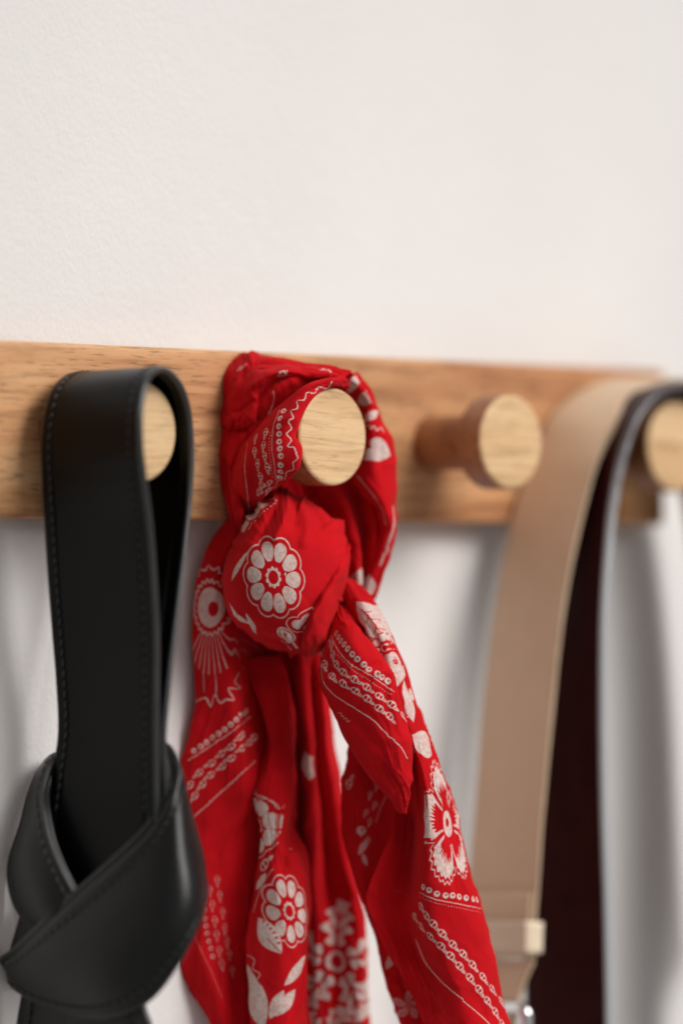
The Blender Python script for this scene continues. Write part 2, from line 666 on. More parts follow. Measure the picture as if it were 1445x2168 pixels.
# the broad wrap across the front: columns upper edge -> lower edge
def wrap_rows(off=0.0, shift=0.0):
    R = [
        ((322, 1590, -10), (346, 1690, -18), (372, 1780, -22), (384, 1840, -24)),
        ((352, 1580, -1), (380, 1690, -8), (405, 1795, -12), (416, 1868, -15)),
        ((376, 1622, 9), (399, 1718, 4), (424, 1812, 0), (432, 1888, -2)),
        ((374, 1660, 14), (397, 1755, 16), (424, 1850, 14), (429, 1918, 12)),
        ((358, 1704, 18), (380, 1800, 25), (404, 1890, 28), (414, 1962, 26)),
        ((326, 1760, 20), (345, 1860, 29), (362, 1950, 33), (380, 2032, 31)),
        ((262, 1824, 19), (282, 1930, 28), (300, 2020, 31), (318, 2112, 26)),
        ((178, 1898, 14), (198, 1990, 22), (212, 2070, 23), (222, 2150, 16)),
        ((100, 1970, 6), (112, 2030, 10), (118, 2085, 7), (122, 2136, 0)),
        ((42, 2026, -6), (48, 2050, -4), (52, 2075, -5), (54, 2104, -9)),
        ((17, 2044, -14), (20, 2055, -13), (22, 2066, -14), (26, 2082, -16)),
        ((30, 2046, -23), (36, 2058, -22), (40, 2070, -23), (44, 2084, -25)),
    ]
    return [[(x + shift * (1 if k == 0 else 0.0), y + shift * (1 if k == 0 else 0), w + off) for k, (x, y, w) in enumerate(r)] for r in R]


T_KN = 0.0028
G2 = pk_grid(wrap_rows(0), 80, 150)
k2 = sheet("knot_wrap", groove(G2, T_KN), T_KN, [M_black_tight, M_knot_edge], strap, arc=5)
stitches(G2, T_KN, (0.085, 0.915), k2)
G2b = pk_grid(wrap_rows(-4.6, -12), 60, 120)
sheet("knot_wrap", G2b, T_KN, [M_black_tight, M_knot_edge], strap, arc=5)

rows1 = [
    ((150, 1592, -26), (146, 1596, -30), (140, 1600, -34)),
    ((116, 1606, -18), (108, 1606, -24), (98, 1618, -30)),
    ((92, 1668, -10), (80, 1672, -17), (68, 1672, -26)),
    ((94, 1725, -3), (70, 1742, -9), (46, 1752, -21)),
    ((108, 1788, 2), (66, 1808, -3), (24, 1822, -18)),
    ((134, 1850, 6), (82, 1872, 2), (23, 1870, -15)),
    ((168, 1908, 8), (108, 1932, 5), (40, 1925, -12)),
    ((220, 1960, 8), (160, 1990, 6), (90, 1985, -6)),
    ((270, 2000, 8), (220, 2035, 6), (150, 2040, -2)),
]
G1 = pk_grid(rows1, 70, 130)
k1 = sheet("knot_wrap", groove(G1, T_KN), T_KN, [M_black_tight, M_knot_edge], strap, arc=5)
stitches(G1, T_KN, (0.10,), k1)
rows1b = [[(x + (9 if k == 0 else 0), y + (2 if k == 0 else 0), w - 4.2) for k, (x, y, w) in enumerate(r)] for r in rows1]
sheet("knot_wrap", pk_grid(rows1b, 50, 100), T_KN, [M_black_tight, M_knot_edge], strap, arc=5)
rows4 = [
    ((60, 1905, -17), (120, 1930, -8), (190, 1960, 0)),
    ((46, 1950, -18), (110, 1970, -10), (190, 2000, -2)),
    ((30, 2005, -19), (90, 2020, -12), (180, 2050, -4)),
    ((20, 2044, -21), (80, 2070, -15), (160, 2100, -6)),
]
sheet("knot_wrap", pk_grid(rows4, 40, 60), T_KN, [M_black_tight, M_knot_edge], strap, arc=4)
rows5 = [
    ((66, 2050, -17), (180, 2050, 0), (292, 2060, 14)),
    ((52, 2110, -17), (180, 2120, 2), (302, 2130, 15)),
    ((42, 2170, -17), (180, 2170, 2), (315, 2170, 16)),
    ((30, 2300, -17), (180, 2300, 1), (322, 2300, 17)),
    ((30, 2480, -17), (180, 2480, 0), (322, 2480, 17)),
]
G5 = pk_grid(rows5, 60, 80)
k5 = sheet("strap_tail", groove(G5, T_KN), T_KN, [M_black_tight, M_knot_edge], strap, arc=5)
stitches(G5, T_KN, (0.085, 0.915), k5)

# ------------------------------------------------------------------ belts on the fourth peg
M_beige = leather_material("beige_leather", (0.71, 0.515, 0.35), 0.5, 0.04, 0.3, 0.03)
M_beige_edge = leather_material("beige_edge", (0.46, 0.33, 0.22), 0.6, 0.1, 0.3, 0.1)
M_wine = leather_material("burgundy_leather", (0.034, 0.0045, 0.0048), 0.42, 0.12, 0.10, 0.2)
M_wine_edge = leather_material("burgundy_edge", (0.13, 0.125, 0.135), 0.30, 0.1, 0.8, 0.1)
nt_ = M_wine_edge.node_tree            # edge dark round the bend, turning pale lower down
b_ = nt_.nodes["Principled BSDF"]
g_ = node(nt_, "ShaderNodeNewGeometry")
sz_ = node(nt_, "ShaderNodeSeparateXYZ")
nt_.links.new(g_.outputs["Position"], sz_.inputs[0])
wn_ = node(nt_, "ShaderNodeTexNoise", i_Scale=60.0, i_Detail=4.0)
wm_ = node(nt_, "ShaderNodeMath", operation='MULTIPLY_ADD')
nt_.links.new(wn_.outputs[0], wm_.inputs[0]); wm_.inputs[1].default_value = 0.05
nt_.links.new(sz_.outputs[2], wm_.inputs[2])
mr_ = node(nt_, "ShaderNodeMapRange", i_1=0.030, i_2=-0.018, i_3=0.0, i_4=1.0)
nt_.links.new(wm_.outputs[0], mr_.inputs[0])
nt_.links.new(ramp(nt_, mr_.outputs[0], [(0.0, (0.045, 0.034, 0.038)), (1.0, (0.42, 0.44, 0.46))]), b_.inputs["Base Color"])
M_metal, nt_, b_ = mat("polished_steel")
b_.inputs["Metallic"].default_value = 1.0
b_.inputs["Base Color"].default_value = (0.78, 0.79, 0.80, 1)
nn_ = node(nt_, "ShaderNodeTexNoise", i_Scale=300.0)
rr_ = node(nt_, "ShaderNodeMapRange", i_3=0.14, i_4=0.24)
nt_.links.new(nn_.outputs[0], rr_.inputs[0]); nt_.links.new(rr_.outputs[0], b_.inputs["Roughness"])
X4 = 3 * PEG_STEP


def belt(front, back, df, db, xmid, tail_z, nu, nv, wid_scale=1.0):
    """left half traced from the apex down, right half mirrored, xmid times as far out"""
    L = []
    for (fx, fy), (bx, by) in zip(front, back):
        L.append((U(bx, by, db), U(fx, fy, df)))
    rows = [[b, (b + f_) / 2, f_] for b, f_ in L]
    right = []
    xb, xf = L[0][0][0], L[0][1][0]
    for b, f_ in L[1:]:
        bb, ff = b.copy(), f_.copy()
        bb[0] = xb + (xb - bb[0]) * xmid
        ff[0] = xf + (xf - ff[0]) * xmid
        right.append([bb, (bb + ff) / 2, ff])
    rows = rows[::-1] + right
    return grid(rows, nu, nv)


beige = empty("leather_belt", (X4 - 0.04, -0.04, -0.25))
tag(beige, "beige leather belt with a keeper and steel buckle, hung on the rightmost peg", "belt", "belts hung on the last peg")
bf = [(1440, 806), (1400, 812), (1362, 832), (1305, 894), (1265, 967), (1236, 1064), (1212, 1165), (1188, 1300), (1166, 1500), (1153, 1634), (1141, 1768), (1135, 1869), (1128, 1960), (1126, 2030)]
bb = [(1310, 806), (1268, 814), (1222, 836), (1168, 886), (1140, 945), (1103, 1044), (1081, 1125), (1050, 1300), (1027, 1500), (1014, 1668), (1004, 1790), (997, 1869), (990, 1960), (984, 2030)]
T_BELT = 0.0025
GB = belt(bf, bb, .056, .017, 0.68, -.3, 40, 220)
bo = sheet("belt_strap", GB, T_BELT, [M_beige, M_beige_edge], beige, arc=4)
# folded, stitched end layer, the keeper and the buckle
nvb = GB.shape[0]
zz = GB[:, :, 2].mean(1)
left = np.arange(nvb) < nvb // 2


def pyrow(y):
    _, py, _ = project(GB[:, 20])
    idx = np.where(left)[0]
    return idx[np.argmin(np.abs(py[idx] - y))]


nB = normals(GB)
if ((nB * (CAMP - GB)).sum(2)).mean() < 0:
    nB = -nB
r0, r1 = pyrow(2028), pyrow(1886)
nBL = -np.cross(np.gradient(GB, axis=1), np.gradient(GB, axis=0))
nBL /= np.linalg.norm(nBL, axis=2, keepdims=True)
if (nBL[r0, 20] @ (CAMP - GB[r0, 20])) < 0:
    nBL = -nBL
sub = GB[r0:r1 + 1, 1:-1] + nBL[r0:r1 + 1, 1:-1] * 0.0027
fold = sheet("folded_end", sub, 0.0022, [M_beige, M_beige_edge], beige, arc=3)
ka, kb = pyrow(2016), pyrow(1950)
kr = GB[ka:kb + 1]
ctr = kr.mean(0)
Gk = []
for j in range(ka, kb + 1):
    prof = []
    for i in range(0, 40, 1):
        prof.append(GB[j, i] + nBL[j, i] * 0.0046)
    e = GB[j, -1] - GB[j, -2]; e /= np.linalg.norm(e)
    c = GB[j, -1]
    for k in range(1, 8):
        a = math.pi * k / 8
        prof.append(c + nBL[j, -1] * (0.0046 * math.cos(a)) + e * (0.0010 * math.sin(a)))
    for i in range(39, 25, -1):
        prof.append(GB[j, i] - nBL[j, i] * 0.0046)
    Gk.append(prof)
sheet("keeper", np.array(Gk), 0.0022, [leather_material("keeper_leather", (0.74, 0.61, 0.45), 0.5, 0.08, 0.4, 0.05), M_beige_edge], beige, arc=3)
# narrowed end going into the buckle
tl = [[U(984, 2030, .017), U(1056, 2032, .0365), U(1126, 2034, .056)],
      [U(990, 2070, .0195), U(1050, 2072, .036), U(1108, 2074, .0525)],
      [U(990, 2120, .021), U(1042, 2122, .036), U(1092, 2124, .050)],
      [U(984, 2200, .021), U(1036, 2202, .036), U(1084, 2204, .050)],
      [U(984, 2360, .021), U(1036, 2360, .036), U(1084, 2360, .050)]]
sheet("belt_end", grid(tl, 30, 60), 0.003, [M_beige, M_beige_edge], beige, arc=3)


def tube(pts, r, n=12, closed=False):
    pts = [np.asarray(p, float) for p in pts]
    m = len(pts)
    verts, faces = [], []
    for i, p in enumerate(pts):
        a = pts[(i - 1) % m] if closed or i > 0 else p
        b = pts[(i + 1) % m] if closed or i < m - 1 else p
        d = (b - a) / np.linalg.norm(b - a)
        s = np.cross(d, np.array([0.3, 0.9, 0.2])); s /= np.linalg.norm(s)
        q = np.cross(d, s)
        for k in range(n):
            an = 2 * math.pi * k / n
            verts.append(p + (s * math.cos(an) + q * math.sin(an)) * r)
    for i in range(m if closed else m - 1):
        i2 = (i + 1) % m
        for k in range(n):
            k2 = (k + 1) % n
            faces.append((i * n + k, i * n + k2, i2 * n + k2, i2 * n + k))
    if not closed:
        faces.append(tuple(range(n))[::-1]); faces.append(tuple((m - 1) * n + k for k in range(n)))
    return verts, faces


bc = [U(1112, 2132, .0585), U(1116, 2260, .0585), U(960, 2260, .012), U(956, 2132, .012)]
loopb = []
for k in range(4):
    a, b, c = bc[k - 1], bc[k], bc[(k + 1) % 4]
    for t in np.linspace(0, 1, 9):
        p = b + (a - b) * 0.16 * (1 - t) ** 2 + (c - b) * 0.16 * t ** 2
        loopb.append(p)
tv, tf = tube(loopb, 0.0030, 14, True)
buckle = mesh_obj("buckle", tv, tf, M_metal, beige)

wine = empty("leather_belt", (X4 - 0.03, -0.045, -0.25))
tag(wine, "dark burgundy leather belt with pale edge, in front of the beige belt", "belt", "belts hung on the last peg")
wf = [(1470, 818), (1425, 823), (1388, 838), (1350, 880), (1322, 948), (1304, 1020), (1293, 1090), (1286, 1165), (1280, 1240), (1276, 1320), (1274, 1500), (1277, 1735), (1282, 1903), (1287, 2168), (1288, 2400)]
wb = [(1352, 820), (1300, 826), (1262, 852), (1230, 905), (1205, 985), (1190, 1060), (1176, 1130), (1164, 1200), (1152, 1290), (1142, 1370), (1128, 1500), (1118, 1735), (1114, 1903), (1118, 2120), (1120, 2400)]
GW = belt(wf, wb, .068, .026, 0.68, -.3, 40, 220)
sheet("belt_strap", GW, 0.0042, [M_wine, M_wine_edge], wine, arc=5)


# ------------------------------------------------------------------ the print on the bandana
class Print:
    """white ink drawn on a surface, measured in millimetres on the cloth"""

    def __init__(self, G, res=0.00013, maxn=1100):
        self.G = G
        lu = np.linalg.norm(np.diff(G, axis=1), axis=2).sum(1).mean()
        lv = np.linalg.norm(np.diff(G, axis=0), axis=2).sum(0).mean()
        self.w = int(min(maxn, max(64, lu / res)))
        self.h = int(min(maxn * 1.6, max(64, lv / res)))
        nv, nu, _ = G.shape
        a = np.linspace(0, nu - 1, self.w); i = np.minimum(a.astype(int), nu - 2); fa = (a - i)[None, :, None]
        b = np.linspace(0, nv - 1, self.h); j = np.minimum(b.astype(int), nv - 2); fb = (b - j)[:, None, None]
        Gj = G[j] * (1 - fb) + G[j + 1] * fb
        self.Q = (Gj[:, i] * (1 - fa) + Gj[:, i + 1] * fa).astype(np.float32)
        self.M = np.zeros((self.h, self.w), np.float32)
        px, py, z = project(self.Q.astype(float))
        self.px, self.py, self.z = px.astype(np.float32), py.astype(np.float32), z.astype(np.float32)
        n = normals(self.Q.astype(float))
        if (n * (CAMP - self.Q)).sum(2).mean() < 0:
            n = -n
        self.n = n.astype(np.float32)

    def find(self, x, y):
        d = (self.px - x) ** 2 + (self.py - y) ** 2
        m = float(d.min())
        c = np.where(d < m + 2.0, self.z, 1e9)
        return np.unravel_index(int(np.argmin(c)), c.shape)

    def frame(self, j, i, ang):
        n = self.n[j, i].astype(float)
        d = rt * math.cos(ang) + up * math.sin(ang)
        # direction on the cloth that looks like this from the front
        v = CAMP - self.Q[j, i]; v = v / np.linalg.norm(v)
        e1 = d - v * (d @ n) / max(abs(v @ n), 0.35) * np.sign(v @ n)
        e1 /= np.linalg.norm(e1)
        e2 = np.cross(n, e1)
        if e2 @ (-rt * math.sin(ang) + up * math.cos(ang)) < 0:
            e2 = -e2
        return e1, e2

    def stamp(self, x, y, R, deg, fn, sx=1.0, sy=1.0, reach=1.35, **kw):
        j, i = self.find(x, y)
        e1, e2 = self.frame(j, i, math.radians(deg))
        D = self.Q - self.Q[j, i]
        rr = (R * 0.001 * reach * max(sx, sy))
        sel = (np.abs(D).max(2) < rr)
        sel &= ((self.n * self.n[j, i]).sum(2) > -0.2)
        if not sel.any():
            return
        d = D[sel].astype(float) * 1000.0 / R
        X, Y = d @ e1 / sx, d @ e2 / sy
        cov, val = fn(X, Y, 0.16 / R, **kw)
        m = self.M[sel]
        self.M[sel] = m * (1 - cov) + val * cov

    def path(self, pts, step=0.25):
        A = hermite_axis0(np.array(pts, float), max(24, len(pts) * 24))
        s = np.concatenate([[0], np.cumsum(np.linalg.norm(np.diff(A, axis=0), axis=1))])
        n = int(s[-1] / (step * 5.3)) + 2
        t = np.linspace(0, s[-1], n)
        A = np.stack([np.interp(t, s, A[:, 0]), np.interp(t, s, A[:, 1])], 1)
        return [self.find(x, y) for x, y in A], A

    def line(self, pts, wd=0.35, val=1.0, dash=0):
        idx, A = self.path(pts, 0.3)
        for q, (j, i) in enumerate(idx):
            if dash and q % (2 * dash) >= dash:
                continue
            k = 7
            a, b, c, d = max(0, j - k), min(self.h, j + k + 1), max(0, i - k), min(self.w, i + k + 1)
            dist = np.linalg.norm(self.Q[a:b, c:d] - self.Q[j, i], axis=2) * 1000
            m = np.clip((wd / 2 + 0.09 - dist) / 0.16, 0, 1) * val
            if val == 0:
                self.M[a:b, c:d] *= 1 - np.clip((wd / 2 + 0.09 - dist) / 0.16, 0, 1)
            else:
                self.M[a:b, c:d] = np.maximum(self.M[a:b, c:d], m)

    def along(self, pts, pitch, R, fn, sx=1.0, sy=1.0, offs=(0.0,), turn=0.0, **kw):
        """stamps set along a path, optionally alternating to either side (mm)"""
        idx, A = self.path(pts, 0.2)
        L = np.array([self.Q[j, i] for j, i in idx], float)
        s = np.concatenate([[0], np.cumsum(np.linalg.norm(np.diff(L, axis=0), axis=1))]) * 1000
        k, x = 0, pitch * 0.5
        while x < s[-1]:
            q = int(np.searchsorted(s, x)); q = min(q, len(A) - 2)
            t = A[min(q + 6, len(A) - 1)] - A[max(q - 6, 0)]
            a = math.degrees(math.atan2(-t[1], t[0]))
            o = offs[k % len(offs)]
            tn = np.array([t[1], -t[0]]) / max(np.linalg.norm(t), 1e-6)
            p = A[q] + tn * o * 5.3
            self.stamp(p[0], p[1], R, a + turn, fn, sx, sy, **kw)
            x += pitch; k += 1

    def image(self, name, blur=0.0):
        im = bpy.data.images.new(name, self.w, self.h, alpha=False)
        im.colorspace_settings.name = 'Non-Color'
        a = np.ones((self.h, self.w, 4), np.float32)
        a[:, :, :3] = np.clip(self.M, 0, 1)[:, :, None]
        im.pixels.foreach_set(a.ravel())
        im.update()
        im.pack()
        return im


def S(d, aa):
    return np.clip(0.5 - d / (2 * aa), 0, 1)


def ell(x, y, ra, rb):
    return (np.sqrt((x / ra) ** 2 + (y / rb) ** 2) - 1) * min(ra, rb)


def m_flower(x, y, aa, n=10, core=True, thin=0.2):
    d = np.full(x.shape, 9.0)
    for k in range(n):
        a = 2 * math.pi * k / n + 0.15
        c, s = math.cos(a), math.sin(a)
        u, v_ = x * c + y * s, -x * s + y * c
        wdt = thin * (0.72 + 0.45 * np.clip((u - 0.4) / 0.45, 0, 1))
        d = np.minimum(d, (np.sqrt(((u - 0.63) / 0.25) ** 2 + (v_ / wdt) ** 2) - 1) * 0.19)
    r = np.hypot(x, y)
    w = S(d, aa)
    w = np.maximum(w, S(np.abs(d - 0.10) - 0.014, aa) * (r > 0.6))
    if core:
        th = np.arctan2(y, x)
        star = 0.21 + 0.055 * np.abs(np.cos(th * 5)) ** 0.8
        w = np.where(r < 0.40, 0, w)
        w = np.maximum(w, S(r - star, aa) * (1 - S(r - 0.165, aa)))
    return (r < 1.3) * np.maximum(w, S(d - 0.10, aa)), w


def m_leaf(x, y, aa, h=0.33):
    d = (np.abs(y) - h * (1 - x ** 2)) * 0.8
    w = S(d, aa) * (np.abs(x) < 1.02)
    return w, np.ones_like(w)


def m_leaf_dots(x, y, aa, h=0.42):
    d = (np.abs(y) - h * (1 - np.abs(x) ** 1.8)) * 0.8
    w = S(d, aa) * (np.abs(x) < 1.0)
    for k in range(6):
        cx = -0.65 + 0.24 * k
        cy = 0.62 * h * (1 - abs(cx) ** 1.8)
        w = w * (1 - S(np.hypot(x - cx, y - cy) - 0.055, aa))
    w = w * (1 - S(np.abs(y + 0.08 - 0.1 * x) - 0.02, aa) * (x > 0.1))
    cov = S(d, aa) * (np.abs(x) < 1.0)
    return cov, w


def heart_f(x, y):
    yy = y - 0.55 * np.sqrt(np.abs(x) + 0.02)
    return np.sqrt(x ** 2 * 0.9 + yy ** 2)


def m_heart(x, y, aa, outline=True, dots=False, hollow=False):
    f = heart_f(x, y)
    w = S(f - 0.55, aa)
    if hollow:
        w = w * (1 - S(np.abs(y - 0.25 - 0.5 * x) - 0.10, aa))
    if outline:
        w = np.maximum(w, S(np.abs(f - 0.80) - 0.03, aa))
    if dots:
        th = np.arctan2(y - 0.2, x)
        w = np.maximum(w, S(np.abs(f - 0.98) - 0.05, aa) * (np.cos(th * 26) > 0.1))
    return np.maximum(w, S(f - 0.80, aa)), w


def m_ring(x, y, aa):
    r = np.hypot(x, y)
    w = S(r - 0.9, aa) * (1 - S(np.hypot(x - 0.12, y - 0.18) - 0.36, aa))
    return w, np.ones_like(w)


def m_dot(x, y, aa):
    w = S(np.hypot(x, y) - 0.9, aa)
    return w, np.ones_like(w)


def m_link(x, y, aa):
    """small teardrop with two holes and a dotted tail"""
    d = np.minimum(ell(x + 0.30, y, 0.64, 0.46), ell(x - 0.42, y + 0.12, 0.56, 0.20))
    w = S(d, aa)
    w = w * (1 - S(ell(x + 0.56, y, 0.21, 0.29), aa)) * (1 - S(ell(x + 0.06, y + 0.02, 0.19, 0.28), aa))
    w = w * (1 - S(np.hypot(x - 0.38, y + 0.1) - 0.10, aa)) * (1 - S(np.hypot(x - 0.66, y + 0.12) - 0.07, aa))
    return S(d, aa), w


def m_lily(x, y, aa, n=5, ph=0.0):
    """broad five-petalled flower with feathered pale petal tips"""
    r = np.hypot(x, y)
    th = np.arctan2(y, x) - ph
    k = np.round(th / (2 * math.pi / n))
    a = (th - k * 2 * math.pi / n) / (math.pi / n)          # -1 .. 1 across a petal
    zig = np.abs(((a * 4.5) % 1.0) - 0.5) * 2
    tip = 0.92 - 0.30 * np.abs(a) ** 2.2 + 0.06 * zig
    fe = np.abs(((a * 6.5 + 0.3) % 1.0) - 0.5) * 2
    inner = tip - 0.16 - 0.22 * fe * (1 - np.abs(a)) - 0.05
    body = (np.abs(a) < 0.86)
    w = S(r - tip, aa) * (1 - S(r - inner, aa)) * body
    side = S(np.abs(np.abs(a) - 0.80) - 0.07, aa * 4) * (r > 0.34) * (r < tip)
    w = np.maximum(w, side)
    w = np.maximum(w, S(np.abs(r - tip - 0.085) - 0.014, aa))
    c = S(r - 0.215, aa) * (1 - S(np.hypot(x - 0.02, y) - 0.075, aa))
    w = np.where(r < 0.27, c, w)
    return (r < tip + 0.12) * 1.0, w


def m_rosette(x, y, aa, n=5):
    """leafy wreath: lobed leaves with cut-out veins round a small ring"""
    r = np.hypot(x, y)
    th = np.arctan2(y, x) + 0.25 * r
    k = np.round(th / (2 * math.pi / n))
    a = (th - k * 2 * math.pi / n)
    u, v_ = r * np.cos(a), r * np.sin(a)
    lob = 0.5 + 0.5 * np.cos((u - 0.30) * 2 * math.pi / 0.23)
    wd = (0.10 + 0.17 * np.sin(np.clip((u - 0.22) / 0.78, 0, 1) * math.pi)) * (0.55 + 0.55 * lob)
    d = np.abs(v_) - wd
    w = S(d, aa) * (u > 0.25) * (u < 0.98)
    w = w * (1 - S(np.abs(v_) - 0.028, aa) * (u < 0.80))
    w = w * (1 - S(np.abs(np.abs(v_) - (u - 0.42) * 0.8) - 0.025, aa) * (u > 0.44) * (u < 0.60))
    w = w * (1 - S(np.abs(np.abs(v_) - (u - 0.64) * 0.8) - 0.025, aa) * (u > 0.66) * (u < 0.80))
    w = np.maximum(w * (r > 0.22), S(np.abs(r - 0.14) - 0.03, aa))
    return (r < 1.0) * w, np.ones_like(w)


def m_eye(x, y, aa):
    """large pale blossom: ring, scalloped rim and rays"""
    r = np.hypot(x, y)
    th = np.arctan2(y, x)
    w = S(r - 0.52, aa) * (1 - S(np.hypot(x - 0.12, y + 0.04) - 0.20, aa))
    sc = 0.66 + 0.035 * np.cos(th * 22)
    w = np.maximum(w, S(r - sc - 0.07, aa) * (1 - S(r - sc, aa)))
    return (r < 1.0) * w, np.ones_like(w)


def m_rays(x, y, aa):
    a = np.arctan2(x, -y)
    r = np.hypot(x, y)
    w = S(np.abs(((a * 5.5) % 1.0) - 0.5) - 0.12, aa * 3) * (r > 0.35) * (r < 0.95) * (np.abs(a) < 0.9)
    return w * 0.8, np.ones_like(w)


def zigline(pts, amp, n):
    A = hermite_axis0(np.array(pts, float), n)
    t = np.gradient(A, axis=0)
    nn = np.stack([-t[:, 1], t[:, 0]], 1)
    nn /= np.maximum(np.linalg.norm(nn, axis=1, keepdims=True), 1e-6)
    s = np.where(np.arange(n) % 2 == 0, 1.0, -1.0)
    return (A + nn * (s * amp)[:, None]).tolist()


# ------------------------------------------------------------------ the bandana
bandana = empty("bandana", tuple(U(640, 1900, 0.03)))
tag(bandana, "red cotton bandana with a white flower print, knotted round the second peg from the left", "bandana")
T_CL = 0.0006


def wrinkle(G, amp, fu, fv, seed):
    """small creases along the cloth, amplitude in mm"""
    nv, nu, _ = G.shape
    u, v_ = np.meshgrid(np.linspace(0, 1, nu), np.linspace(0, 1, nv))
    h = noise2(u, v_, fu, fv, seed) + 0.5 * noise2(u + 0.13 * np.sin(v_ * 5), v_, fu * 2.1, fv * 1.7, seed + 1)
    n = normals(G)
    if (n * (CAMP - G)).sum(2).mean() < 0:
        n = -n
    return G + n * (h * amp * 0.001)[:, :, None]


def creases(G, amp, fu, fv, seed, lean=0.0, warp=0.12):
    """sharp narrow creases, mostly running along v"""
    nv, nu, _ = G.shape
    u, v_ = np.meshgrid(np.linspace(0, 1, nu), np.linspace(0, 1, nv))
    w = noise2(u, v_, 3, 4, seed + 5)
    uu = np.clip(0.5 + (u - 0.5) * 0.8 + lean * (v_ - 0.5) + warp * w, 0, 1)
    h = np.zeros(u.shape)
    for k, (f, g) in enumerate(((1.0, 1.0), (2.0, 0.45))):
        nz = noise2(uu, v_, fu * f, fv * f, seed + k)
        h += g * (np.clip(1 - np.abs(nz) * 2.6, 0, 1) ** 1.6)
    mask = np.clip(0.55 + 0.9 * noise2(u, v_, 3, 5, seed + 9), 0, 1)
    n = normals(G)
    if (n * (CAMP - G)).sum(2).mean() < 0:
        n = -n
    return G + n * (h * mask * amp * 0.001)[:, :, None]


def ridges(G, items):
    """items: (px polyline, amplitude mm, half-width px): soft folds pressed into or out of the cloth"""
    px, py, z = project(G)
    H = np.zeros(px.shape)
    for pts, amp, wd in items:
        A = hermite_axis0(np.array(pts, float), 60)
        d2 = np.full(px.shape, 1e9)
        best = np.zeros(px.shape)
        for k, (x, y) in enumerate(A):
            q = (px - x) ** 2 + (py - y) ** 2
            b = q < d2
            d2 = np.where(b, q, d2); best = np.where(b, k / 59.0, best)
        fade = np.clip(np.minimum(best, 1 - best) * 6 + 0.25, 0, 1)
        H += amp * np.exp(-d2 / wd ** 2) * fade
    vdir = CAMP - G
    vdir /= np.linalg.norm(vdir, axis=2, keepdims=True)
    return G + vdir * (H * 0.001)[:, :, None]


def crumple(G, seed):
    """fine irregular crumpling of thin cotton, a few tenths of a millimetre"""
    nv, nu, _ = G.shape
    lu = np.linalg.norm(np.diff(G, axis=1), axis=2).sum(1).mean() * 1000
    lv = np.linalg.norm(np.diff(G, axis=0), axis=2).sum(0).mean() * 1000
    u, v_ = np.meshgrid(np.linspace(0, 1, nu), np.linspace(0, 1, nv))
    wu = np.clip(u * 0.9 + 0.05 + 0.05 * noise2(u, v_, 4, 6, seed + 3), 0, 1)
    wv = np.clip(v_ * 0.9 + 0.05 + 0.05 * noise2(u, v_, 4, 6, seed + 4), 0, 1)
    h = np.zeros(u.shape)
    for sc, am in ((9.0, 0.34), (4.5, 0.20)):
        nz = noise2(wu, wv, max(2, lu / sc), max(2, lv / (sc * 1.7)), seed)
        h += am * (np.clip(1 - np.abs(nz) * 2.2, 0, 1) ** 1.3 - 0.35)
        seed += 11
    n = normals(G)
    if (n * (CAMP - G)).sum(2).mean() < 0:
        n = -n
    return G + n * (h * 0.001)[:, :, None]


def cloth(name, G, draw=None, label=None, t=T_CL, res=0.00013):
    im = None
    G = crumple(G, len(name) + int(abs(G[0, 0, 0]) * 1e5) % 97)
    if draw is not None:
        p = Print(G, res)
        draw(p)
        im = p.image(name + "_print")
    o = sheet(name, G, t, cloth_material(name + "_cloth", im), bandana, arc=3)
    if label:
        o["label"] = label
    return o


def pgrid(rows, nu, nv):
    return grid([[P(*p) for p in r] for r in rows], nu, nv)


# --- outer left layer of the loop (plain), outline -> tucked under the printed layer
rows = [
    [(752, 800, -24), (745, 790, -17), (733, 795, -10), (722, 806, -8), (712, 818, -12)],
    [(690, 786, -20), (684, 776, -12), (686, 785, -5), (690, 800, -4), (692, 816, -8)],
    [(612, 770, -25), (606, 762, -15), (614, 785, -4), (622, 812, -1), (628, 846, -6)],
    [(530, 764, -30), (520, 756, -22), (540, 792, -9), (562, 838, -2), (584, 886, -7)],
    [(490, 792, -28), (478, 779, -21), (504, 830, -10), (526, 876, -5), (550, 930, -9)],
    [(490, 850, -25), (475, 850, -19), (490, 890, -11), (508, 930, -7), (528, 968, -11)],
    [(480, 936, -24), (467, 936, -18), (478, 955, -12), (492, 980, -8), (512, 1006, -11)],
    [(480, 1008, -23), (468, 1008, -17), (480, 1020, -11), (492, 1034, -7), (510, 1050, -9)],
    [(492, 1062, -21), (479, 1062, -15), (490, 1072, -9), (500, 1080, -5), (516, 1088, -7)],
    [(512, 1120, -22), (499, 1122, -19), (506, 1124, -16), (514, 1124, -15), (524, 1120, -18)],
    [(530, 1165, -26), (520, 1168, -25), (526, 1170, -24), (534, 1170, -24), (542, 1166, -25)],
]
GA1 = pgrid(rows, 100, 300)
GA1 = ridges(GA1, [
    ([(700, 792), (630, 800), (575, 835), (540, 880)], 2.6, 10),
    ([(660, 784), (590, 792), (535, 835), (500, 890), (484, 940)], -2.4, 9),
    ([(620, 775), (550, 785), (505, 820)], 1.8, 10),
    ([(484, 900), (520, 894), (535, 868), (539, 846)], 2.4, 7),
    ([(490, 915), (528, 905), (545, 878)], -2.0, 7),
    ([(478, 960), (480, 1020), (497, 1080)], -2.0, 7),
    ([(488, 965), (489, 1015), (505, 1075)], 1.8, 6)])
GA1 = wrinkle(GA1, 0.5, 6, 9, 11)
GA1 = creases(GA1, 1.7, 5, 4, 12)


def dA1(p):
    p.line([(578, 828), (580, 840), (576, 860), (568, 880)], 0.4)
    p.along([(640, 794), (680, 782), (700, 786)], 2.6, 1.0, m_ring)


cloth("loop_layer", GA1, dA1)

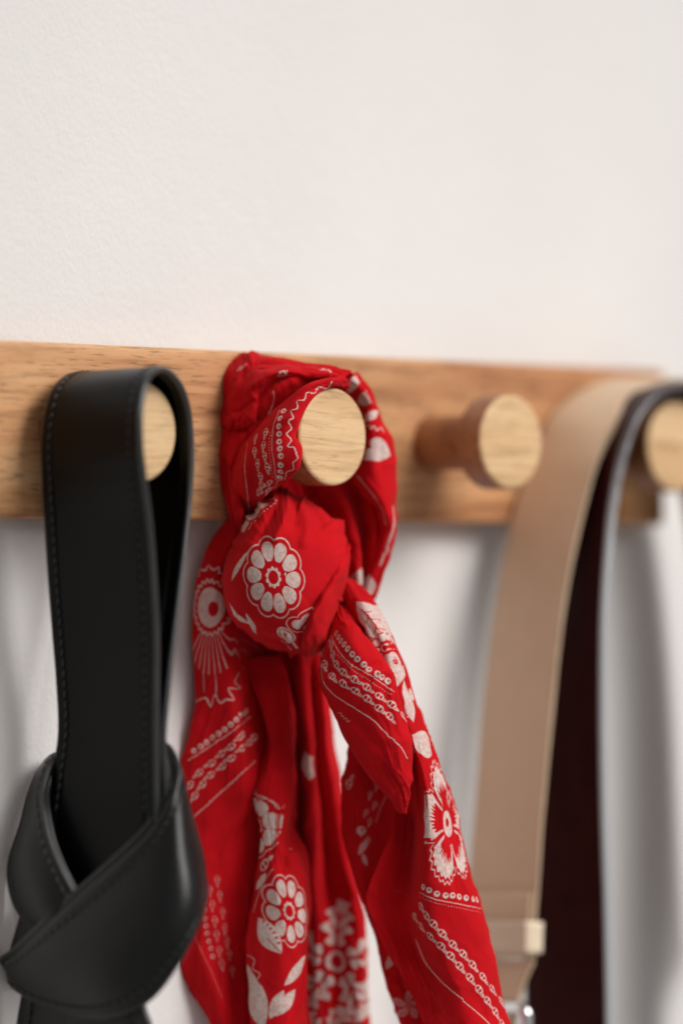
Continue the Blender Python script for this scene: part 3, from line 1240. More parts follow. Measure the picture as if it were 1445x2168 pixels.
# --- topmost layer of the loop, its ragged hem lying across the plain one
rows = [
    [(696, 786, -16), (693, 777, -10), (694, 784, -4), (698, 792, 0), (702, 797, -3)],
    [(644, 780, -18), (640, 772, -11), (642, 782, -3), (648, 794, 2), (652, 800, -2)],
    [(598, 766, -22), (594, 760, -14), (594, 774, -4), (594, 792, 2), (596, 803, -1)],
    [(558, 764, -26), (556, 757, -18), (556, 780, -6), (555, 808, 1), (558, 826, -2)],
    [(522, 762, -30), (516, 754, -22), (522, 790, -9), (534, 834, -1), (541, 850, -3)],
    [(488, 788, -30), (482, 779, -22), (492, 812, -11), (524, 862, -3), (536, 874, -4)],
    [(486, 814, -28), (479, 808, -21), (488, 842, -12), (510, 884, -5), (523, 893, -6)],
    [(482, 872, -27), (471, 866, -20), (476, 880, -14), (494, 893, -8), (502, 900, -9)],
    [(478, 908, -26), (468, 904, -19), (470, 902, -15), (478, 902, -11), (484, 906, -11)],
]
GT = pgrid(rows, 90, 240)
GT = ridges(GT, [
    ([(690, 782), (620, 782), (560, 796), (520, 830)], 1.8, 8),
    ([(660, 780), (590, 774), (530, 784), (500, 812)], -1.8, 7),
    ([(530, 770), (505, 800), (492, 850)], 1.4, 8),
    ([(500, 800), (486, 840), (480, 880)], -1.2, 7),
    ([(534, 850), (512, 868), (490, 876)], -1.0, 5)])
GT = wrinkle(GT, 0.5, 5, 12, 15)
GT = creases(GT, 1.5, 3, 5, 17)


def dT(p):
    p.stamp(512, 778, 2.6, 30, m_link)
    p.stamp(600, 792, 3.4, 40, m_link)


cloth("loop_layer", GT, dT)

# --- printed left layer of the loop, fold -> edge beside the peg head
rows = [
    [(716, 806, -10), (722, 800, -7), (728, 800, -5), (734, 803, -6), (738, 812, -9), (738, 818, -14)],
    [(676, 812, -3), (682, 804, 2), (690, 803, 5), (697, 806, 6), (702, 812, 4), (704, 818, -3)],
    [(622, 838, -2), (632, 826, 6), (646, 820, 11), (659, 822, 12), (668, 828, 10), (670, 836, 3)],
    [(574, 876, -5), (586, 864, 4), (608, 856, 12), (632, 852, 16), (648, 854, 14), (652, 860, 6)],
    [(534, 916, -8), (548, 904, 1), (575, 892, 11), (608, 884, 17), (632, 884, 17), (638, 890, 9)],
    [(506, 952, -10), (518, 944, -2), (548, 930, 9), (588, 922, 17), (622, 922, 18), (627, 928, 10)],
    [(488, 990, -11), (499, 986, -4), (532, 974, 8), (576, 962, 18), (628, 950, 21), (632, 958, 12)],
    [(486, 1022, -10), (497, 1020, -4), (530, 1012, 7), (572, 1000, 16), (620, 990, 20), (620, 998, 12)],
    [(492, 1052, -9), (502, 1050, -5), (528, 1046, 2), (560, 1038, 7), (592, 1022, 8), (590, 1030, 0)],
    [(502, 1086, -14), (511, 1085, -12), (526, 1082, -10), (542, 1074, -8), (556, 1060, -7), (558, 1070, -12)],
    [(516, 1122, -20), (522, 1122, -19), (530, 1120, -18), (538, 1112, -18), (544, 1104, -18), (548, 1112, -21)],
    [(534, 1170, -26), (540, 1170, -25), (548, 1168, -25), (556, 1160, -25), (562, 1152, -25), (568, 1158, -27)],
]
GA2 = pgrid(rows, 110, 260)
GA2 = ridges(GA2, [
    ([(700, 806), (640, 838), (596, 880)], -1.6, 7),
    ([(560, 905), (528, 965), (520, 1040)], 1.2, 9),
    ([(604, 990), (572, 1030), (548, 1070)], -1.6, 9),
    ([(545, 960), (540, 1010), (545, 1060)], -0.8, 8)])
GA2 = wrinkle(GA2, 0.35, 5, 9, 21)
GA2 = creases(GA2, 0.9, 5, 4, 22)


def dA2(p):
    p.along([(604, 862), (594, 882), (590, 898), (590, 917), (591, 938), (593, 957), (594, 976), (594, 995), (592, 1016)], 3.7, 1.35, m_ring)
    p.line([(592, 868), (579, 900), (576, 930), (576, 955), (580, 980), (584, 1016)], 0.32)
    p.line([(572, 915), (570, 950), (573, 980), (577, 1010)], 0.3, 0.8, dash=2)
    p.along([(552, 912), (548, 950), (554, 985), (562, 1020), (556, 1050)], 2.9, 2.7, m_link, offs=(1.9, -1.7))
    p.line([(524, 938), (521, 955), (518, 993), (523, 1041), (529, 1095)], 0.34)
    p.line(zigline([(704, 814), (656, 832), (632, 852), (619, 874), (615, 896), (612, 924), (616, 948), (630, 955)], 4.5, 17), 0.5)
    p.line(zigline([(630, 958), (622, 985), (600, 1012), (570, 1036)], 3.5, 9), 0.4)


cloth("loop_layer", GA2, dA2)

# --- right side of the loop, running round behind the head
rows = [
    [(690, 824, -30), (698, 808, -24), (716, 790, -20), (738, 787, -22), (748, 796, -32)],
    [(728, 846, -34), (736, 826, -27), (752, 810, -21), (766, 816, -24), (770, 828, -34)],
    [(748, 864, -36), (756, 848, -29), (774, 842, -22), (790, 850, -26), (792, 862, -36)],
    [(754, 896, -36), (762, 888, -30), (784, 886, -22), (807, 896, -28), (806, 906, -38)],
    [(750, 930, -36), (760, 926, -30), (790, 924, -22), (822, 926, -29), (820, 936, -40)],
    [(744, 966, -36), (754, 964, -29), (792, 964, -22), (831, 964, -30), (828, 972, -42)],
    [(744, 1004, -33), (752, 1000, -27), (796, 1006, -22), (833, 1008, -31), (829, 1014, -43)],
    [(774, 1046, -32), (780, 1040, -25), (812, 1050, -23), (834, 1058, -31), (830, 1062, -43)],
    [(798, 1082, -32), (803, 1075, -25), (822, 1090, -25), (836, 1100, -32), (831, 1104, -43)],
    [(806, 1116, -33), (812, 1112, -27), (824, 1126, -27), (832, 1138, -32), (827, 1140, -42)],
    [(800, 1162, -34), (804, 1160, -29), (812, 1168, -29), (818, 1174, -32), (812, 1178, -42)],
    [(784, 1208, -36), (788, 1206, -31), (794, 1212, -31), (800, 1216, -34), (794, 1222, -42)],
    [(764, 1256, -38), (768, 1256, -33), (776, 1260, -33), (784, 1262, -36), (778, 1268, -42)],
]
GB1 = pgrid(rows, 80, 170)
GB1 = ridges(GB1, [
    ([(742, 812), (786, 870), (800, 940), (806, 1010)], -1.2, 10),
    ([(770, 1010), (806, 1060), (822, 1110)], 1.2, 8)])
GB1 = wrinkle(GB1, 0.5, 4, 9, 31)
GB1 = creases(GB1, 1.6, 4, 4, 32)


def dB(p):
    p.stamp(752, 808, 4.6, 62, m_leaf, h=0.42)
    p.stamp(772, 845, 5.2, 20, m_leaf, h=0.5)
    p.stamp(790, 878, 4.6, 35, m_leaf, h=0.36)
    p.stamp(768, 836, 1.2, 0, m_dot)
    p.line(zigline([(772, 900), (790, 905), (812, 910)], 3.5, 7), 0.5)
    p.stamp(812, 958, 8.5, 70, m_heart, outline=False)
    p.stamp(785, 966, 3.8, 15, m_leaf)
    p.line([(756, 1008), (786, 1044), (808, 1078), (816, 1110)], 0.9, 0.75)
    p.line([(832, 1075), (834, 1110), (822, 1150), (806, 1196)], 1.6, 0.7)
    p.stamp(778, 1244, 5.0, 80, m_leaf, h=0.5)


cloth("loop_layer", GB1, dB)

# --- folds deep inside the loop, below the head
rows = [
    [(590, 985, -44), (640, 985, -46), (676, 990, -40), (704, 990, -42), (734, 985, -36), (764, 985, -40), (800, 985, -46)],
    [(590, 1040, -42), (645, 1040, -44), (690, 1040, -37), (722, 1040, -33), (748, 1040, -40), (776, 1040, -34), (812, 1040, -46)],
    [(600, 1090, -40), (660, 1090, -42), (704, 1085, -36), (738, 1085, -30), (758, 1085, -39), (786, 1085, -31), (824, 1090, -44)],
    [(620, 1140, -38), (680, 1140, -40), (722, 1135, -34), (752, 1135, -29), (766, 1135, -38), (790, 1135, -31), (826, 1140, -44)],
    [(640, 1190, -36), (700, 1190, -38), (736, 1188, -33), (758, 1188, -30), (769, 1188, -37), (788, 1188, -32), (814, 1190, -44)],
    [(660, 1240, -36), (712, 1240, -38), (744, 1238, -34), (760, 1238, -31), (769, 1238, -36), (780, 1240, -34), (796, 1244, -44)],
    [(670, 1290, -36), (716, 1290, -38), (740, 1288, -36), (754, 1288, -34), (762, 1288, -37), (770, 1290, -37), (782, 1292, -44)],
]
GC = creases(wrinkle(pgrid(rows, 110, 100), 0.4, 6, 6, 41), 1.0, 6, 3, 42)


def dC(p):
    p.stamp(762, 1226, 4.6, 80, m_leaf, h=0.5)
    p.line([(700, 1070), (730, 1130), (742, 1190)], 0.3, 0.25)


cloth("loop_layer", GC, dC)

# --- the knot: a rounded bundle
OUT = np.array([(594, 1031), (621, 1044), (649, 1058), (694, 1085), (722, 1113), (736, 1140), (736, 1172), (729, 1224), (722, 1265),
                (708, 1307), (698, 1330), (692, 1356), (671, 1380), (639, 1386), (594, 1377), (545, 1356), (514, 1334), (486, 1307),
                (474, 1272), (471, 1238), (480, 1186), (497, 1137), (518, 1106), (538, 1075), (566, 1047), (594, 1031)], float)
NT, NP = 260, 150
ol = hermite_axis0(OUT, NT + 1)
cx, cy = 604.0, 1215.0
phi = np.linspace(0.02, math.radians(152), NP)
GK = np.zeros((NT + 1, NP, 3))
W0, DEEP = -14.0, 31.0
for a in range(NT + 1):
    s = np.where(phi < math.pi / 2, np.sin(phi) ** 0.92, np.sin(phi))
    x = cx + (ol[a, 0] - cx) * s
    y = cy + (ol[a, 1] - cy) * s
    w = W0 + np.where(phi < math.pi / 2, DEEP, 22.0) * np.cos(phi) - 0.03 * (x - cx)
    GK[a] = CAMP + (fw + rt * ((x - PW / 2) / FPX)[:, None] - up * ((y - PH / 2) / FPX)[:, None]) * (Z0 - w * 0.001)[:, None]
front = (phi < math.pi / 2 + 0.1)
GKr = ridges(GK, [
    ([(600, 1034), (585, 1075), (562, 1120), (545, 1160)], -2.2, 9),
    ([(618, 1044), (606, 1085), (590, 1125), (578, 1150)], 2.2, 9),
    ([(622, 1046), (626, 1090), (622, 1120)], -2.0, 9),
    ([(636, 1052), (648, 1085), (650, 1125), (640, 1165)], 1.8, 11),
    ([(650, 1060), (672, 1092), (682, 1125)], -1.8, 9),
    ([(668, 1070), (698, 1098), (712, 1130)], 1.4, 10),
    ([(735, 1200), (712, 1222), (688, 1258), (664, 1296), (650, 1330), (642, 1372)], 3.2, 11),
    ([(716, 1206), (694, 1238), (668, 1276), (648, 1308), (634, 1345)], -2.6, 9),
    ([(662, 1312), (642, 1340), (640, 1382)], -3.2, 8),
    ([(700, 1262), (684, 1310), (676, 1365)], 1.6, 14),
    ([(706, 1295), (694, 1330)], -2.0, 8),
    ([(560, 1345), (590, 1352), (620, 1378)], -2.2, 8),
    ([(540, 1332), (585, 1340), (625, 1362)], 1.2, 8),
    ([(500, 1150), (494, 1200), (484, 1250)], 1.2, 12),
    ([(520, 1110), (512, 1150), (500, 1180)], -1.2, 9),
    ([(508, 1290), (530, 1318), (560, 1336)], -1.4, 8)])
GK = np.where(front[None, :, None], GKr, GK)
nk = normals(GK)
if (nk[:, :NP // 2] * (CAMP - GK[:, :NP // 2])).sum(2).mean() < 0:
    nk = -nk
pxk, pyk, _ = project(GK)
hk = noise2(np.clip((pxk - 440) / 330, 0, 1), np.clip((pyk - 1000) / 420, 0, 1), 7, 8, 51)
GK = GK + nk * (hk * 0.45e-3 * np.sin(np.clip(phi, 0, math.pi)) ** 0.5)[:, :, None]
th_ = np.linspace(0, 1, NT + 1)
PH_, TH_ = np.meshgrid(np.clip(np.sin(phi), 0, 1), th_)
PHI_ = np.meshgrid(phi, th_)[0]
nz_ = noise2(TH_ * 0.999, np.clip(PHI_ / 2.7, 0, 1) * 0.5, 26, 3, 57)
nz2 = noise2(TH_ * 0.999, np.clip(PHI_ / 2.7, 0, 1) * 0.5, 55, 4, 58)
edge_ = np.clip((PHI_ - 0.55) / 0.85, 0, 1) ** 1.2
where_ = np.clip(0.35 + 0.9 * (np.cos((TH_ - 0.02) * 2 * math.pi) > 0.35) + 0.7 * (np.abs(TH_ - 0.42) < 0.12), 0, 1.2)
pin = (np.clip(1 - np.abs(nz_) * 2.4, 0, 1) ** 1.4 - 0.3) * 1.5 + (np.clip(1 - np.abs(nz2) * 2.6, 0, 1) ** 1.5) * 0.5
wrap_ = np.clip(np.minimum(TH_, 1 - TH_) * 40, 0, 1)
GK = GK + nk * (pin * edge_ * where_ * wrap_ * 1.45e-3)[:, :, None]
GK[-1] = GK[0]


def dK(p):
    p.stamp(578, 1221, 15.0, 96, m_flower, sx=1.10, sy=0.80, n=10)
    p.stamp(506, 1196, 7.0, 58, m_leaf, h=0.20)
    p.stamp(553, 1070, 6.6, 60, m_heart, outline=False, dots=True, reach=1.6)
    p.stamp(650, 1326, 6.6, 20, m_heart, outline=True, hollow=True)
    p.stamp(604, 1345, 4.2, -58, lambda x, y, aa: (S(np.abs(ell(x, y, 1.0, 0.62)) - 0.07, aa), np.ones_like(x)))
    p.stamp(604, 1345, 2.4, -58, lambda x, y, aa: (S(np.abs(ell(x, y, 1.0, 0.5)) - 0.22, aa), np.ones_like(x)))
    p.line([(608, 1346), (618, 1358), (628, 1372)], 1.0)
    p.line([(596, 1356), (608, 1366), (616, 1376)], 0.4)
    p.stamp(533, 1320, 6.2, -62, m_leaf_dots, sy=0.6)
    p.stamp(503, 1306, 6.0, -40, m_leaf, h=0.25)


pk_ = Print(GK, 0.00014)
dK(pk_)
im = pk_.image("knot_print")
sheet("knot", GK, T_CL, cloth_material("knot_cloth", im), bandana, arc=2)

# a turn of the cloth wrapping the knot's right side
def kw(x, y):
    j, i = pk_.find(x, y)
    return (Z0 - float(pk_.z[j, i])) * 1000.0


inner = [(734, 1158), (727, 1184), (714, 1212), (700, 1234), (687, 1254), (672, 1280), (659, 1304), (649, 1328), (642, 1354), (637, 1384)]
outer = [(739, 1150), (740, 1176), (735, 1206), (731, 1232), (724, 1264), (712, 1304), (702, 1330), (695, 1358), (680, 1378), (656, 1388)]
rows = []
for k, ((ix, iy), (ox, oy)) in enumerate(zip(inner, outer)):
    mx_, my_ = ix * 0.45 + ox * 0.55, iy * 0.45 + oy * 0.55
    rows.append([(ix + 5, iy + 3, kw(ix + 5, iy + 3) - 1.5), (ix - 2, iy - 1, kw(ix, iy) + 1.2), (ix + 3, iy + 2, kw(ix + 3, iy + 2) + 3.0),
                 (mx_, my_, kw(mx_, my_) + 3.2), (ox, oy, -13.0), (ox - 3, oy, -22.0)])
GKb = ridges(pgrid(rows, 70, 170), [
    ([(724, 1210), (706, 1262), (690, 1320)], -1.2, 9),
    ([(690, 1290), (676, 1330), (668, 1372)], 0.9, 8)])
cloth("knot_fold", wrinkle(GKb, 0.4, 4, 8, 55))

# --- left tail, close to the wall
rows = [
    [(500, 1090, -24), (490, 1094, -20), (500, 1100, -16), (520, 1110, -16), (545, 1120, -22), (575, 1125, -26)],
    [(462, 1136, -25), (452, 1138, -21), (472, 1146, -15), (500, 1150, -15), (530, 1150, -22), (570, 1150, -28)],
    [(432, 1202, -24), (423, 1206, -20), (448, 1214, -14), (480, 1218, -14), (520, 1215, -22), (570, 1215, -30)],
    [(424, 1275, -24), (415, 1278, -20), (442, 1286, -14), (476, 1290, -13), (512, 1288, -22), (565, 1285, -32)],
    [(424, 1345, -24), (415, 1348, -20), (444, 1354, -14), (482, 1356, -12), (506, 1356, -22), (560, 1352, -34)],
    [(424, 1420, -24), (416, 1424, -20), (448, 1428, -14), (490, 1428, -12), (512, 1426, -22), (565, 1424, -34)],
    [(423, 1500, -24), (413, 1504, -20), (450, 1506, -14), (496, 1504, -12), (520, 1502, -24), (580, 1500, -34)],
    [(410, 1560, -23), (403, 1566, -19), (446, 1566, -14), (500, 1562, -12), (535, 1560, -22), (590, 1560, -32)],
    [(394, 1622, -22), (387, 1626, -18), (440, 1626, -14), (506, 1622, -13), (545, 1620, -20), (590, 1620, -30)],
    [(384, 1720, -22), (378, 1724, -18), (436, 1722, -15), (510, 1716, -18), (545, 1712, -22), (590, 1710, -28)],
    [(382, 1830, -22), (376, 1832, -18), (432, 1830, -15), (505, 1826, -20), (545, 1820, -22), (590, 1820, -26)],
    [(382, 1940, -22), (376, 1942, -19), (430, 1940, -15), (500, 1938, -20), (540, 1936, -22), (590, 1936, -24)],
    [(394, 2050, -22), (388, 2052, -20), (434, 2050, -16), (496, 2048, -20), (535, 2046, -22), (590, 2046, -24)],
    [(440, 2140, -24), (434, 2142, -22), (462, 2140, -18), (505, 2138, -20), (540, 2136, -22), (590, 2136, -24)],
    [(498, 2260, -26), (490, 2262, -24), (506, 2260, -20), (526, 2258, -21), (546, 2256, -22), (590, 2256, -24)],
]
GE = pgrid(rows, 120, 200)
GE = ridges(GE, [
    ([(486, 1330), (500, 1440), (520, 1560), (534, 1650)], -1.8, 10),
    ([(430, 1750), (480, 1700), (530, 1660)], 1.2, 14),
    ([(440, 1820), (490, 1770), (538, 1720)], -1.6, 14),
    ([(420, 2000), (450, 2080), (480, 2150)], 1.2, 12),
    ([(470, 1880), (480, 1980), (500, 2120)], -1.4, 12)])
GE = wrinkle(GE, 0.6, 5, 12, 61)
GE = creases(GE, 1.8, 5, 5, 62, 0.2)


def dE(p):
    p.stamp(444, 1285, 15.0, 0, m_eye, sx=0.72, sy=1.05)
    p.stamp(446, 1300, 26.0, 0, m_rays, sx=0.6, sy=1.0)
    p.line(zigline([(418, 1215), (436, 1202), (462, 1206), (480, 1226)], 4, 9), 0.6)
    p.line(zigline([(418, 1478), (440, 1488), (462, 1478), (482, 1488), (492, 1462), (506, 1448), (498, 1430)], 8, 11), 0.6)
    p.line([(430, 1420), (432, 1465)], 0.6, 0.6); p.line([(455, 1425), (458, 1470)], 0.6, 0.6)
    p.along([(526, 1500), (486, 1535), (454, 1559), (427, 1577), (406, 1592)], 3.6, 1.3, m_ring)
    p.line([(530, 1517), (486, 1552), (440, 1582), (398, 1610)], 0.4)
    p.along([(532, 1552), (495, 1588), (459, 1618), (424, 1648), (396, 1690)], 3.2, 2.9, m_link, offs=(2.0, -2.0))
    p.line([(540, 1611), (490, 1658), (450, 1694), (404, 1734)], 0.42)
    p.along([(450, 1860), (462, 1930), (474, 2010), (484, 2060)], 3.4, 2.7, m_link, offs=(1.8, -1.8))
    p.line([(410, 1980), (440, 2040), (470, 2110)], 0.4, 0.5)
    p.along([(430, 1880), (436, 1960), (452, 2030)], 3.6, 1.2, m_ring)
    p.M *= np.where(p.py > 1790, 0.38, 0.85)
    p.M *= 1 - 0.85 * np.clip((p.px - 490 - (p.py - 1340) * 0.12) / 10, 0, 1) * (p.py < 1500)


cloth("tail", GE, dE)

# --- deep middle tail: hangs back against the wall
rows = [
    [(560, 1330, -40), (585, 1330, -32), (606, 1330, -38), (630, 1330, -30), (652, 1330, -38), (672, 1330, -34), (690, 1330, -44)],
    [(560, 1420, -42), (590, 1420, -33), (612, 1420, -40), (636, 1420, -31), (656, 1420, -40), (674, 1420, -36), (684, 1422, -48)],
    [(564, 1500, -44), (600, 1500, -34), (622, 1500, -42), (644, 1500, -33), (664, 1500, -42), (684, 1500, -38), (698, 1502, -52)],
    [(570, 1600, -46), (606, 1600, -35), (630, 1600, -46), (654, 1600, -36), (672, 1600, -46), (692, 1600, -42), (707, 1602, -56)],
    [(574, 1700, -46), (606, 1700, -36), (640, 1700, -48), (662, 1700, -38), (682, 1700, -50), (708, 1700, -46), (724, 1702, -60)],
    [(570, 1800, -46), (600, 1800, -36), (642, 1800, -50), (664, 1800, -40), (690, 1800, -54), (722, 1800, -48), (739, 1804, -62)],
    [(570, 1890, -46), (600, 1890, -38), (640, 1890, -50), (664, 1890, -44), (700, 1890, -54), (742, 1890, -48), (761, 1894, -64)],
    [(575, 1970, -46), (600, 1970, -40), (640, 1970, -50), (670, 1970, -46), (710, 1970, -52), (756, 1970, -48), (777, 1974, -64)],
    [(575, 2060, -46), (600, 2060, -40), (640, 2060, -50), (672, 2060, -46), (712, 2060, -52), (758, 2060, -48), (779, 2062, -64)],
    [(575, 2300, -46), (600, 2300, -40), (640, 2300, -50), (672, 2300, -46), (712, 2300, -52), (758, 2300, -48), (781, 2300, -64)],
]
GF2 = creases(wrinkle(pgrid(rows, 130, 170), 0.6, 7, 9, 71), 2.2, 7, 4, 72)


def dF2(p):
    p.stamp(598, 1490, 6.0, 120, m_leaf, h=0.5)
    p.line([(568, 1500), (570, 1480), (588, 1466), (606, 1474)], 1.2)
    p.stamp(650, 1622, 6.0, 100, m_leaf, h=0.45)
    p.stamp(712, 2036, 27.0, 20, m_rosette, sx=0.85)
    p.stamp(690, 2210, 18.0, 0, m_rosette, sx=0.85)


cloth("tail", GF2, dF2)

# --- front strip of the middle tail
rows = [
    [(524, 1385, -36), (518, 1392, -30), (530, 1392, -26), (556, 1390, -28), (584, 1388, -30), (596, 1388, -38)],
    [(548, 1460, -34), (540, 1466, -28), (554, 1466, -22), (578, 1464, -24), (602, 1462, -25), (614, 1462, -36)],
    [(566, 1520, -30), (560, 1524, -24), (572, 1526, -19), (592, 1524, -21), (610, 1522, -21), (620, 1522, -34)],
    [(574, 1568, -28), (567, 1574, -22), (578, 1578, -17), (596, 1576, -18), (612, 1574, -18), (620, 1574, -32)],
    [(560, 1616, -27), (553, 1620, -21), (568, 1626, -15), (592, 1628, -15), (612, 1628, -16), (620, 1630, -32)],
    [(548, 1654, -26), (539, 1656, -20), (556, 1664, -13), (584, 1670, -12), (612, 1676, -14), (620, 1682, -30)],
    [(552, 1706, -25), (543, 1708, -18), (558, 1714, -12), (580, 1722, -10), (606, 1734, -12), (616, 1740, -28)],
    [(564, 1754, -24), (557, 1756, -17), (566, 1762, -12), (580, 1772, -10), (600, 1784, -12), (636, 1780, -26)],
    [(560, 1792, -23), (553, 1794, -16), (564, 1800, -11), (582, 1808, -9), (612, 1812, -10), (650, 1808, -24)],
    [(550, 1860, -22), (544, 1862, -15), (562, 1866, -9), (594, 1870, -6), (632, 1870, -9), (656, 1868, -24)],
    [(540, 1924, -21), (534, 1926, -14), (558, 1930, -8), (596, 1932, -4), (636, 1932, -8), (656, 1930, -24)],
    [(534, 2020, -20), (527, 2022, -13), (554, 2024, -7), (594, 2026, -4), (632, 2026, -8), (650, 2026, -24)],
    [(536, 2100, -19), (530, 2102, -12), (558, 2104, -7), (596, 2106, -5), (632, 2106, -9), (648, 2106, -24)],
    [(540, 2300, -18), (534, 2300, -11), (562, 2300, -7), (598, 2300, -5), (634, 2300, -9), (650, 2300, -24)],
]
GF1 = pgrid(rows, 100, 190)
GF1 = ridges(GF1, [
    ([(606, 1700), (594, 1770), (578, 1840), (560, 1900)], 1.2, 9),
    ([(618, 1720), (610, 1790), (596, 1850)], -1.2, 9)])
GF1 = wrinkle(GF1, 0.45, 4, 11, 81)
GF1 = creases(GF1, 1.3, 4, 5, 82)


def dF1(p):
    p.stamp(546, 1748, 13.5, 8, m_flower, sx=0.8, sy=0.95, n=8, core=True, thin=0.27)
    p.line([(539, 1668), (548, 1690), (562, 1690)], 0.35)
    p.stamp(562, 1826, 4.5, 60, m_link); p.stamp(552, 1866, 5.0, 65, m_leaf)
    p.stamp(613, 1930, 14.8, 100, m_flower, sx=1.0, sy=0.62, n=9)
    p.line([(576, 1840), (552, 1880), (536, 1930)], 0.35)
    p.stamp(566, 1980, 9.0, -60, m_leaf_dots, sy=1.2)
    p.stamp(628, 2056, 8.0, 55, m_leaf, h=0.3)
    p.line(zigline([(528, 2020), (546, 2070), (552, 2120), (560, 2168)], 5, 11), 0.4)
    p.stamp(536, 2110, 14, -80, m_leaf, h=0.4)
    p.stamp(584, 2128, 6.5, 65, m_leaf, h=0.38); p.stamp(608, 2122, 6.5, 60, m_leaf, h=0.38)


cloth("tail", GF1, dF1)

# --- back layer of the right tail
rows = [
    [(752, 1560, -12), (743, 1574, -6), (766, 1570, -6), (800, 1566, -10), (840, 1560, -14)],
    [(744, 1616, -13), (736, 1620, -7), (764, 1620, -6), (806, 1620, -10), (850, 1620, -14)],
    [(738, 1664, -14), (730, 1666, -8), (760, 1668, -6), (806, 1670, -9), (852, 1670, -14)],
    [(734, 1738, -15), (726, 1740, -9), (752, 1744, -7), (790, 1750, -9), (840, 1756, -14)],
    [(744, 1798, -16), (736, 1800, -10), (758, 1804, -7), (784, 1810, -9), (816, 1816, -14)],
    [(760, 1866, -17), (752, 1868, -11), (768, 1870, -8), (788, 1874, -10), (812, 1880, -14)],
    [(784, 1926, -18), (776, 1928, -12), (790, 1930, -9), (806, 1932, -10), (830, 1936, -14)],
    [(800, 1972, -18), (792, 1974, -12), (810, 1974, -9), (830, 1976, -10), (856, 1978, -14)],
    [(820, 2058, -20), (812, 2060, -14), (832, 2060, -10), (856, 2060, -11), (884, 2060, -14)],
    [(844, 2130, -20), (836, 2132, -14), (858, 2132, -10), (884, 2132, -11), (914, 2132, -14)],
    [(886, 2260, -20), (878, 2260, -14), (900, 2260, -10), (926, 2260, -11), (956, 2260, -14)],
]
rows = [[(x, y, w - 9) for x, y, w in r] for r in rows]
GI = creases(wrinkle(pgrid(rows, 70, 140), 0.5, 4, 9, 91), 1.8, 4, 5, 92)


def dI(p):
    p.stamp(738, 1656, 3.4, 80, m_link)
    p.line([(822, 1676), (806, 1710), (796, 1740)], 0.4, 0.8)
    p.along([(792, 1655), (788, 1700), (776, 1740), (772, 1800)], 4.0, 2.2, m_link, offs=(1.2, -1.2))
    p.stamp(770, 1792, 4, 60, m_leaf); p.stamp(764, 1760, 2.0, 0, m_ring); p.stamp(772, 1820, 3, 110, m_leaf)
    p.stamp(866, 2130, 6, 30, m_rosette); p.stamp(826, 2034, 5, 60, m_leaf)
    p.M *= 0.6


cloth("tail", GI, dI)

# --- right tail, main printed panel
rows = [
    [(690, 1232, -34), (706, 1222, -28), (727, 1222, -22), (744, 1230, -20), (756, 1240, -22), (752, 1248, -28)],
    [(704, 1296, -24), (726, 1280, -14), (754, 1272, -6), (780, 1276, -6), (797, 1284, -10), (792, 1290, -18)],
    [(736, 1346, -14), (764, 1326, -4), (790, 1322, 3), (812, 1328, 0), (826, 1340, -7), (821, 1346, -15)],
    [(778, 1408, -5), (800, 1388, 3), (820, 1384, 6), (838, 1388, 2), (849, 1398, -6), (843, 1404, -14)],
    [(800, 1478, -5), (822, 1462, 3), (842, 1458, 7), (860, 1462, 3), (872, 1470, -6), (866, 1476, -14)],
    [(826, 1556, -5), (848, 1548, 3), (870, 1546, 7), (890, 1550, 3), (904, 1556, -6), (898, 1562, -14)],
    [(838, 1650, -14), (872, 1646, -5), (896, 1644, 7), (922, 1646, 4), (939, 1652, -6), (932, 1658, -15)],
    [(834, 1742, -8), (868, 1738, -11), (904, 1738, 9), (948, 1738, 4), (968, 1742, -6), (960, 1748, -16)],
    [(800, 1830, -6), (856, 1836, -11), (906, 1842, 10), (968, 1846, 5), (994, 1850, -6), (986, 1856, -17)],
    [(776, 1895, -6), (846, 1905, -10), (910, 1912, 10), (986, 1914, 5), (1015, 1916, -6), (1006, 1924, -18)],
    [(786, 1945, -6), (856, 1962, -9), (922, 1970, 10), (1000, 1968, 5), (1028, 1966, -6), (1018, 1974, -18)],
    [(814, 2004, -6), (880, 2022, -7), (944, 2030, 10), (1014, 2026, 5), (1042, 2022, -6), (1032, 2030, -18)],
    [(850, 2066, -10), (910, 2084, -1), (974, 2094, 10), (1032, 2096, 5), (1060, 2098, -6), (1050, 2104, -18)],
    [(884, 2126, -6), (936, 2146, 2), (996, 2160, 10), (1050, 2166, 5), (1078, 2168, -6), (1068, 2174, -18)],
    [(950, 2260, -6), (996, 2280, 2), (1050, 2290, 10), (1090, 2296, 5), (1114, 2300, -6), (1104, 2306, -18)],
]
GH = pgrid(rows, 130, 220)
GH = ridges(GH, [
    ([(866, 1700), (872, 1780), (876, 1860), (880, 1960), (890, 2040)], -1.8, 16),
    ([(842, 1780), (830, 1830), (830, 1900), (856, 1980)], 1.4, 16),
    ([(858, 1440), (886, 1520), (880, 1600)], -1.2, 9),
    ([(760, 1270), (800, 1330), (830, 1400)], 0.8, 8)])
GH = wrinkle(GH, 0.5, 5, 13, 101)
GH = creases(GH, 1.6, 6, 5, 102, 0.1)


